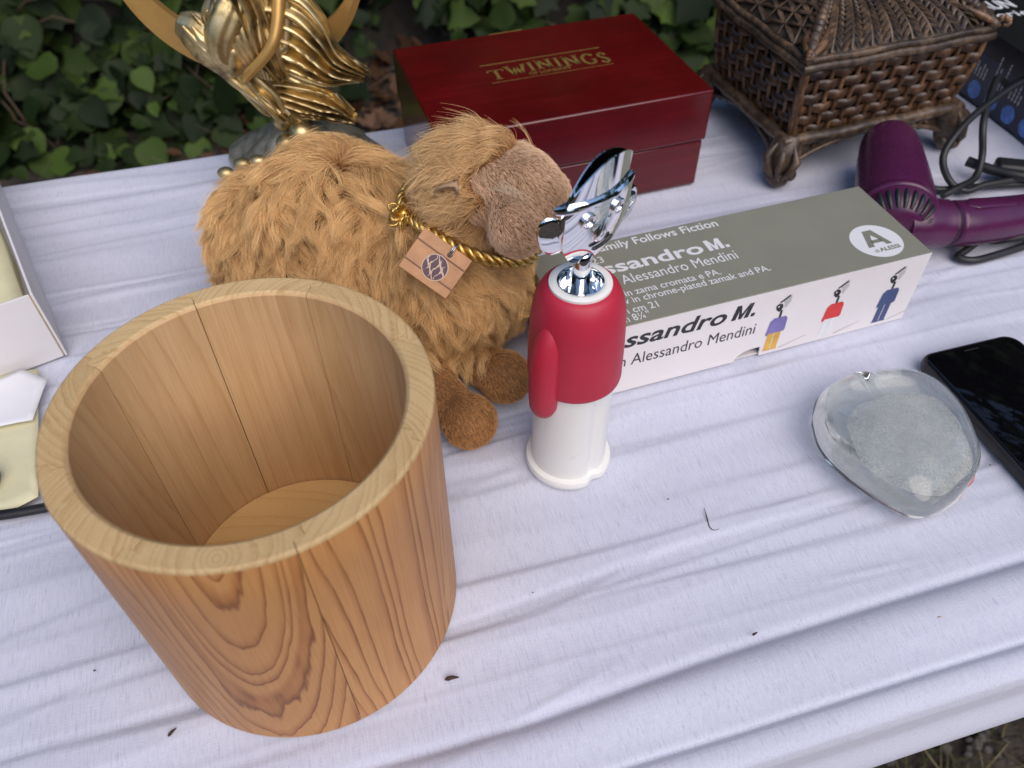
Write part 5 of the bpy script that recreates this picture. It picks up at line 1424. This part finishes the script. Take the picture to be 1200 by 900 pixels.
# ------------------------------------------------------------------ glass paperweight
def paperweight():
    OUT = [(0.1787, 0.309), (0.1862, 0.326), (0.2042, 0.340), (0.2160, 0.3432), (0.2198, 0.3400), (0.2245, 0.3432), (0.2291, 0.3448), (0.2458, 0.3454), (0.261, 0.3358), (0.2688, 0.3148), (0.2686, 0.2887), (0.2624, 0.2704), (0.2474, 0.2531), (0.229, 0.2430), (0.2170, 0.2421), (0.2046, 0.2507), (0.1871, 0.2711), (0.1786, 0.2896)]
    c = Vector((.2235, .2935, 0))
    t = thing('glass_paperweight', 'thick clear glass paperweight with a frosted core beside the phone', 'paperweight', c)
    P = spline([Vector((x, y, 0)) for x, y in OUT] + [Vector((*OUT[0], 0))], 145)[:-1]
    N = len(P); V = []; F = []
    lev = [(.60, .0008), (.80, .0016), (.92, .0050), (.985, .0105), (1.0, .0160), (.975, .0215), (.90, .0270), (.78, .0312), (.60, .0342), (.38, .0358), (.15, .0364)]
    fc = Vector((.0175, -.0420, 0)); fn = Vector((.50, -.72, .48)).normalized(); fd_ = .0400   # ground facet at the near corner
    for s, z in lev:
        for p in P:
            d = (p - c); dent = 1
            q = Vector((d.x * s, d.y * s + .004 * (1 - s), z * .93))
            k = q.dot(fn) - fd_ - .006
            if k > 0: q = q - fn * (k * .92)
            q.z = max(q.z, .0006); V.append(q)
    L_ = len(lev)
    for k in range(L_ - 1):
        for j in range(N): F.append((k * N + j, k * N + (j + 1) % N, (k + 1) * N + (j + 1) % N, (k + 1) * N + j))
    F += [tuple(range(N))[::-1], tuple(range((L_ - 1) * N, L_ * N))]
    MB().add(V, F).build('glass_body', M['glass'], t, smooth=75)
    b = MB(); V = []; F = []
    IN = [(0.1914, 0.2989), (0.2027, 0.312), (0.2313, 0.3219), (0.2549, 0.3148), (0.2583, 0.2734), (0.2457, 0.2559), (0.230, 0.2465), (0.2091, 0.2525), (0.1937, 0.2711)]
    Q = spline([Vector((x, y, 0)) for x, y in IN] + [Vector((*IN[0], 0))], 73)[:-1]; n = len(Q); ci = Vector((.2255, .2860, 0)); lv = [(.3, .0160), (.75, .0168), (.93, .0185), (.98, .0203), (.91, .0226), (.66, .0252), (.3, .0264)]
    for s, z in lv:
        for p in Q: d = (p - ci) * s * .93; wob = 1 + .03 * noise.noise((d.x * 90, d.y * 90, z * 90)); V.append((ci.x - c.x + d.x * wob, ci.y - c.y + d.y * wob, z))
    for k in range(len(lv) - 1):
        for j in range(n): F.append((k * n + j, k * n + (j + 1) % n, (k + 1) * n + (j + 1) % n, (k + 1) * n + j))
    F += [tuple(range(n))[::-1], tuple(range((len(lv) - 1) * n, len(lv) * n))]
    b.add(V, F).build('frosted_core', M['frost'], t, smooth=70)
paperweight()

# ------------------------------------------------------------------ open white carton at the left, papers, strap
def white_box():
    yaw = .575; H = .0540; W_, D = .175, .242; tk = .0016
    t = thing('white_carton', 'open white cardboard carton at the left edge of the table', 'box', (-.2985, .3835, 0), yaw)
    # origin at the near right bottom corner, box runs to -x and +y
    MB().box((-tk / 2, D / 2, H / 2), (tk, D, H)).build('side_panel', M['card_lav'], t, bevel=.0004)
    MB().box((-W_ + tk / 2, D / 2, H / 2), (tk, D, H)).build('side_panel', M['card_lav'], t, bevel=.0004)
    MB().box((-W_ / 2, tk / 2 - .0002, H / 2 + .0002), (W_ - 2 * tk - .0016, tk, H - .0004)).build('front_panel', M['card_lav'], t, bevel=.0004)
    MB().box((-tk - .0005, .0012, H / 2), (.0011, .0022, H - .002)).build('glued_edge', M['card_kraft'], t, bevel=.0002)
    MB().box((-W_ / 2, D - tk / 2, H / 2), (W_ - 2 * tk - .0004, tk, H - .0002)).build('back_panel', M['card_lav'], t, bevel=.0004)
    MB().box((-W_ / 2, D / 2, .0009), (W_ - 2 * tk - .0004, D - 2 * tk - .0004, .0010)).build('bottom_panel', M['card_lav'], t)
    b = MB(); V = []; F = []
    for j in range(13):
        for i in range(13):
            x = -W_ + .012 + (W_ - .022) * i / 12; y = .012 + (D - .03) * j / 12; V.append((x, y, .026 + .004 * noise.noise((x * 22, y * 22, 5))))
    for j in range(12):
        for i in range(12): a = j * 13 + i; F.append((a, a + 1, a + 14, a + 13))
    o = MB().add(V, F).build('yellow_tissue', M['yellow_paper'], None, smooth=60)
    o.matrix_world = TR(-.2985, .3835, 0) @ Matrix.Rotation(yaw, 4, 'Z'); so = o.modifiers.new('thick', 'SOLIDIFY'); so.thickness = .021; so.offset = -1
    tag(o, 'pale yellow tissue packing inside the open white carton', 'packing paper')
white_box()
def sheet(name, poly, z0, mat, label, cat, curl=.002, n=14, th=.0003):
    P = [Vector((x, y, 0)) for x, y in poly]; c = sum(P, Vector()) / len(P); V = [c + Vector((0, 0, z0))]; F = []; N = len(P)
    per = []
    for i in range(N):
        for k in range(6): per.append(P[i].lerp(P[(i + 1) % N], k / 6))
    m_ = len(per)
    V = [(c.x, c.y, z0 + curl * .3)]
    for r in range(1, 7):
        for p in per:
            q = c.lerp(p, r / 6); V.append((q.x, q.y, z0 + curl * (.5 + .5 * noise.noise((q.x * 45, q.y * 45, z0 * 900))) * (.4 + .6 * r / 6)))
    for k in range(m_): F.append((0, 1 + k, 1 + (k + 1) % m_))
    for r in range(5):
        for k in range(m_): a = 1 + r * m_; F.append((a + k, a + m_ + k, a + m_ + (k + 1) % m_, a + (k + 1) % m_))
    o = MB().add(V, F).build(name, M[mat], None, smooth=60); so = o.modifiers.new('thick', 'SOLIDIFY'); so.thickness = th; so.offset = 1
    return tag(o, label, cat)
sheet('yellow_paper', [(-.372, .350), (-.3110, .3676), (-.2705, .2655), (-.2840, .2555), (-.372, .285)], .0005, 'yellow_paper', 'pale yellow folded paper between the bucket and the carton', 'paper', .004)
sheet('white_paper', [(-.3700, .3250), (-.3185, .3635), (-.2985, .3550), (-.2945, .3205), (-.3440, .3080)], .0056, 'white_paper', 'small white paper lying on the yellow paper', 'paper', .002)
P = spline([(-.42, .232, .003), (-.34, .244, .003), (-.302, .2512, .003), (-.2755, .2560, .0030), (-.250, .263, .003), (-.215, .280, .003), (-.19, .30, .003)], 60)
tag(MB().tube(P, .0032, 10, flat=.8, up=(0, 0, 1)).build('black_cable', M['black_rubber'], None, smooth=60), 'black cable running from the left edge behind the bucket', 'cable')
b = MB(); b.tube(spline([(-.375, .262, .010), (-.340, .268, .011), (-.310, .2725, .010), (-.2985, .2738, .009), (-.2955, .2740, .0085)], 24), list(np.interp(np.linspace(0, 1, 24), [0, .5, .85, .97, 1], [.006, .0075, .0078, .0052, .0012])), 18)
tag(b.build('black_case', M['black_rubber'], None, smooth=60), 'smooth black rounded case end lying on the yellow paper at the left edge', 'case')

# ------------------------------------------------------------------ bits that fell on the cloth
def bit(name, pts, r, label, mat='twig', cat='twig'):
    n = 14; P = spline(pts, n); tag(MB().tube(P, list(r * np.interp(np.linspace(0, 1, n), [0, .2, .6, 1], [.4, 1, .8, .25])), 6).build(name, M[mat], None, smooth=60), label, cat)
bit('dry_twig', [(-.0335, .1590, .0004), (-.0300, .1597, .0012), (-.0268, .1600, .0006)], .0011, 'short dark twig on the cloth right of the bucket foot', 'twig')
bit('dry_seed', [(-.1600, .1335, .0004), (-.1585, .1352, .0012), (-.1572, .1372, .0004)], .0008, 'brown seed husk on the cloth left of the bucket foot', 'twig', 'seed')
bit('black_thread', [(.1082, .2570, -.0002), (.1086, .2500, .0002), (.1090, .2440, .0002), (.1110, .2420, .0002), (.1140, .2425, .0002)], .00032, 'thin black bent thread on the cloth below the corkscrew', 'ink_black', 'thread')
bit('grass_seed', [(.2120, .1866, .0008), (.2155, .1885, .0020), (.2195, .1876, .0008)], .0005, 'pale curved seed on the bulging near edge of the cloth', 'card_kraft', 'seed')
bit('leaf_crumb', [(.1195, .1805, .0002), (.1222, .1818, .0008)], .0007, 'tiny dark crumb in the crease near the front edge of the cloth', 'twig', 'crumb')
for x, y, lb in [(.0886, .2629, 'dark speck on the cloth right of the corkscrew foot'), (.2815, .2852, 'dark speck on the cloth between the glass paperweight and the phone'), (-.2050, .1650, 'dark speck on the cloth left of the wooden bucket'), (.0100, .2050, 'dark speck on the cloth between bucket and corkscrew, nearer the camera')]:
    o = MB().ell((x, y, .0002), (random.uniform(.0004, .0008), .0004, .0004), 6, 4).build('speck', M['twig'], None); tag(o, lb, 'speck', 'dirt specks on the cloth')
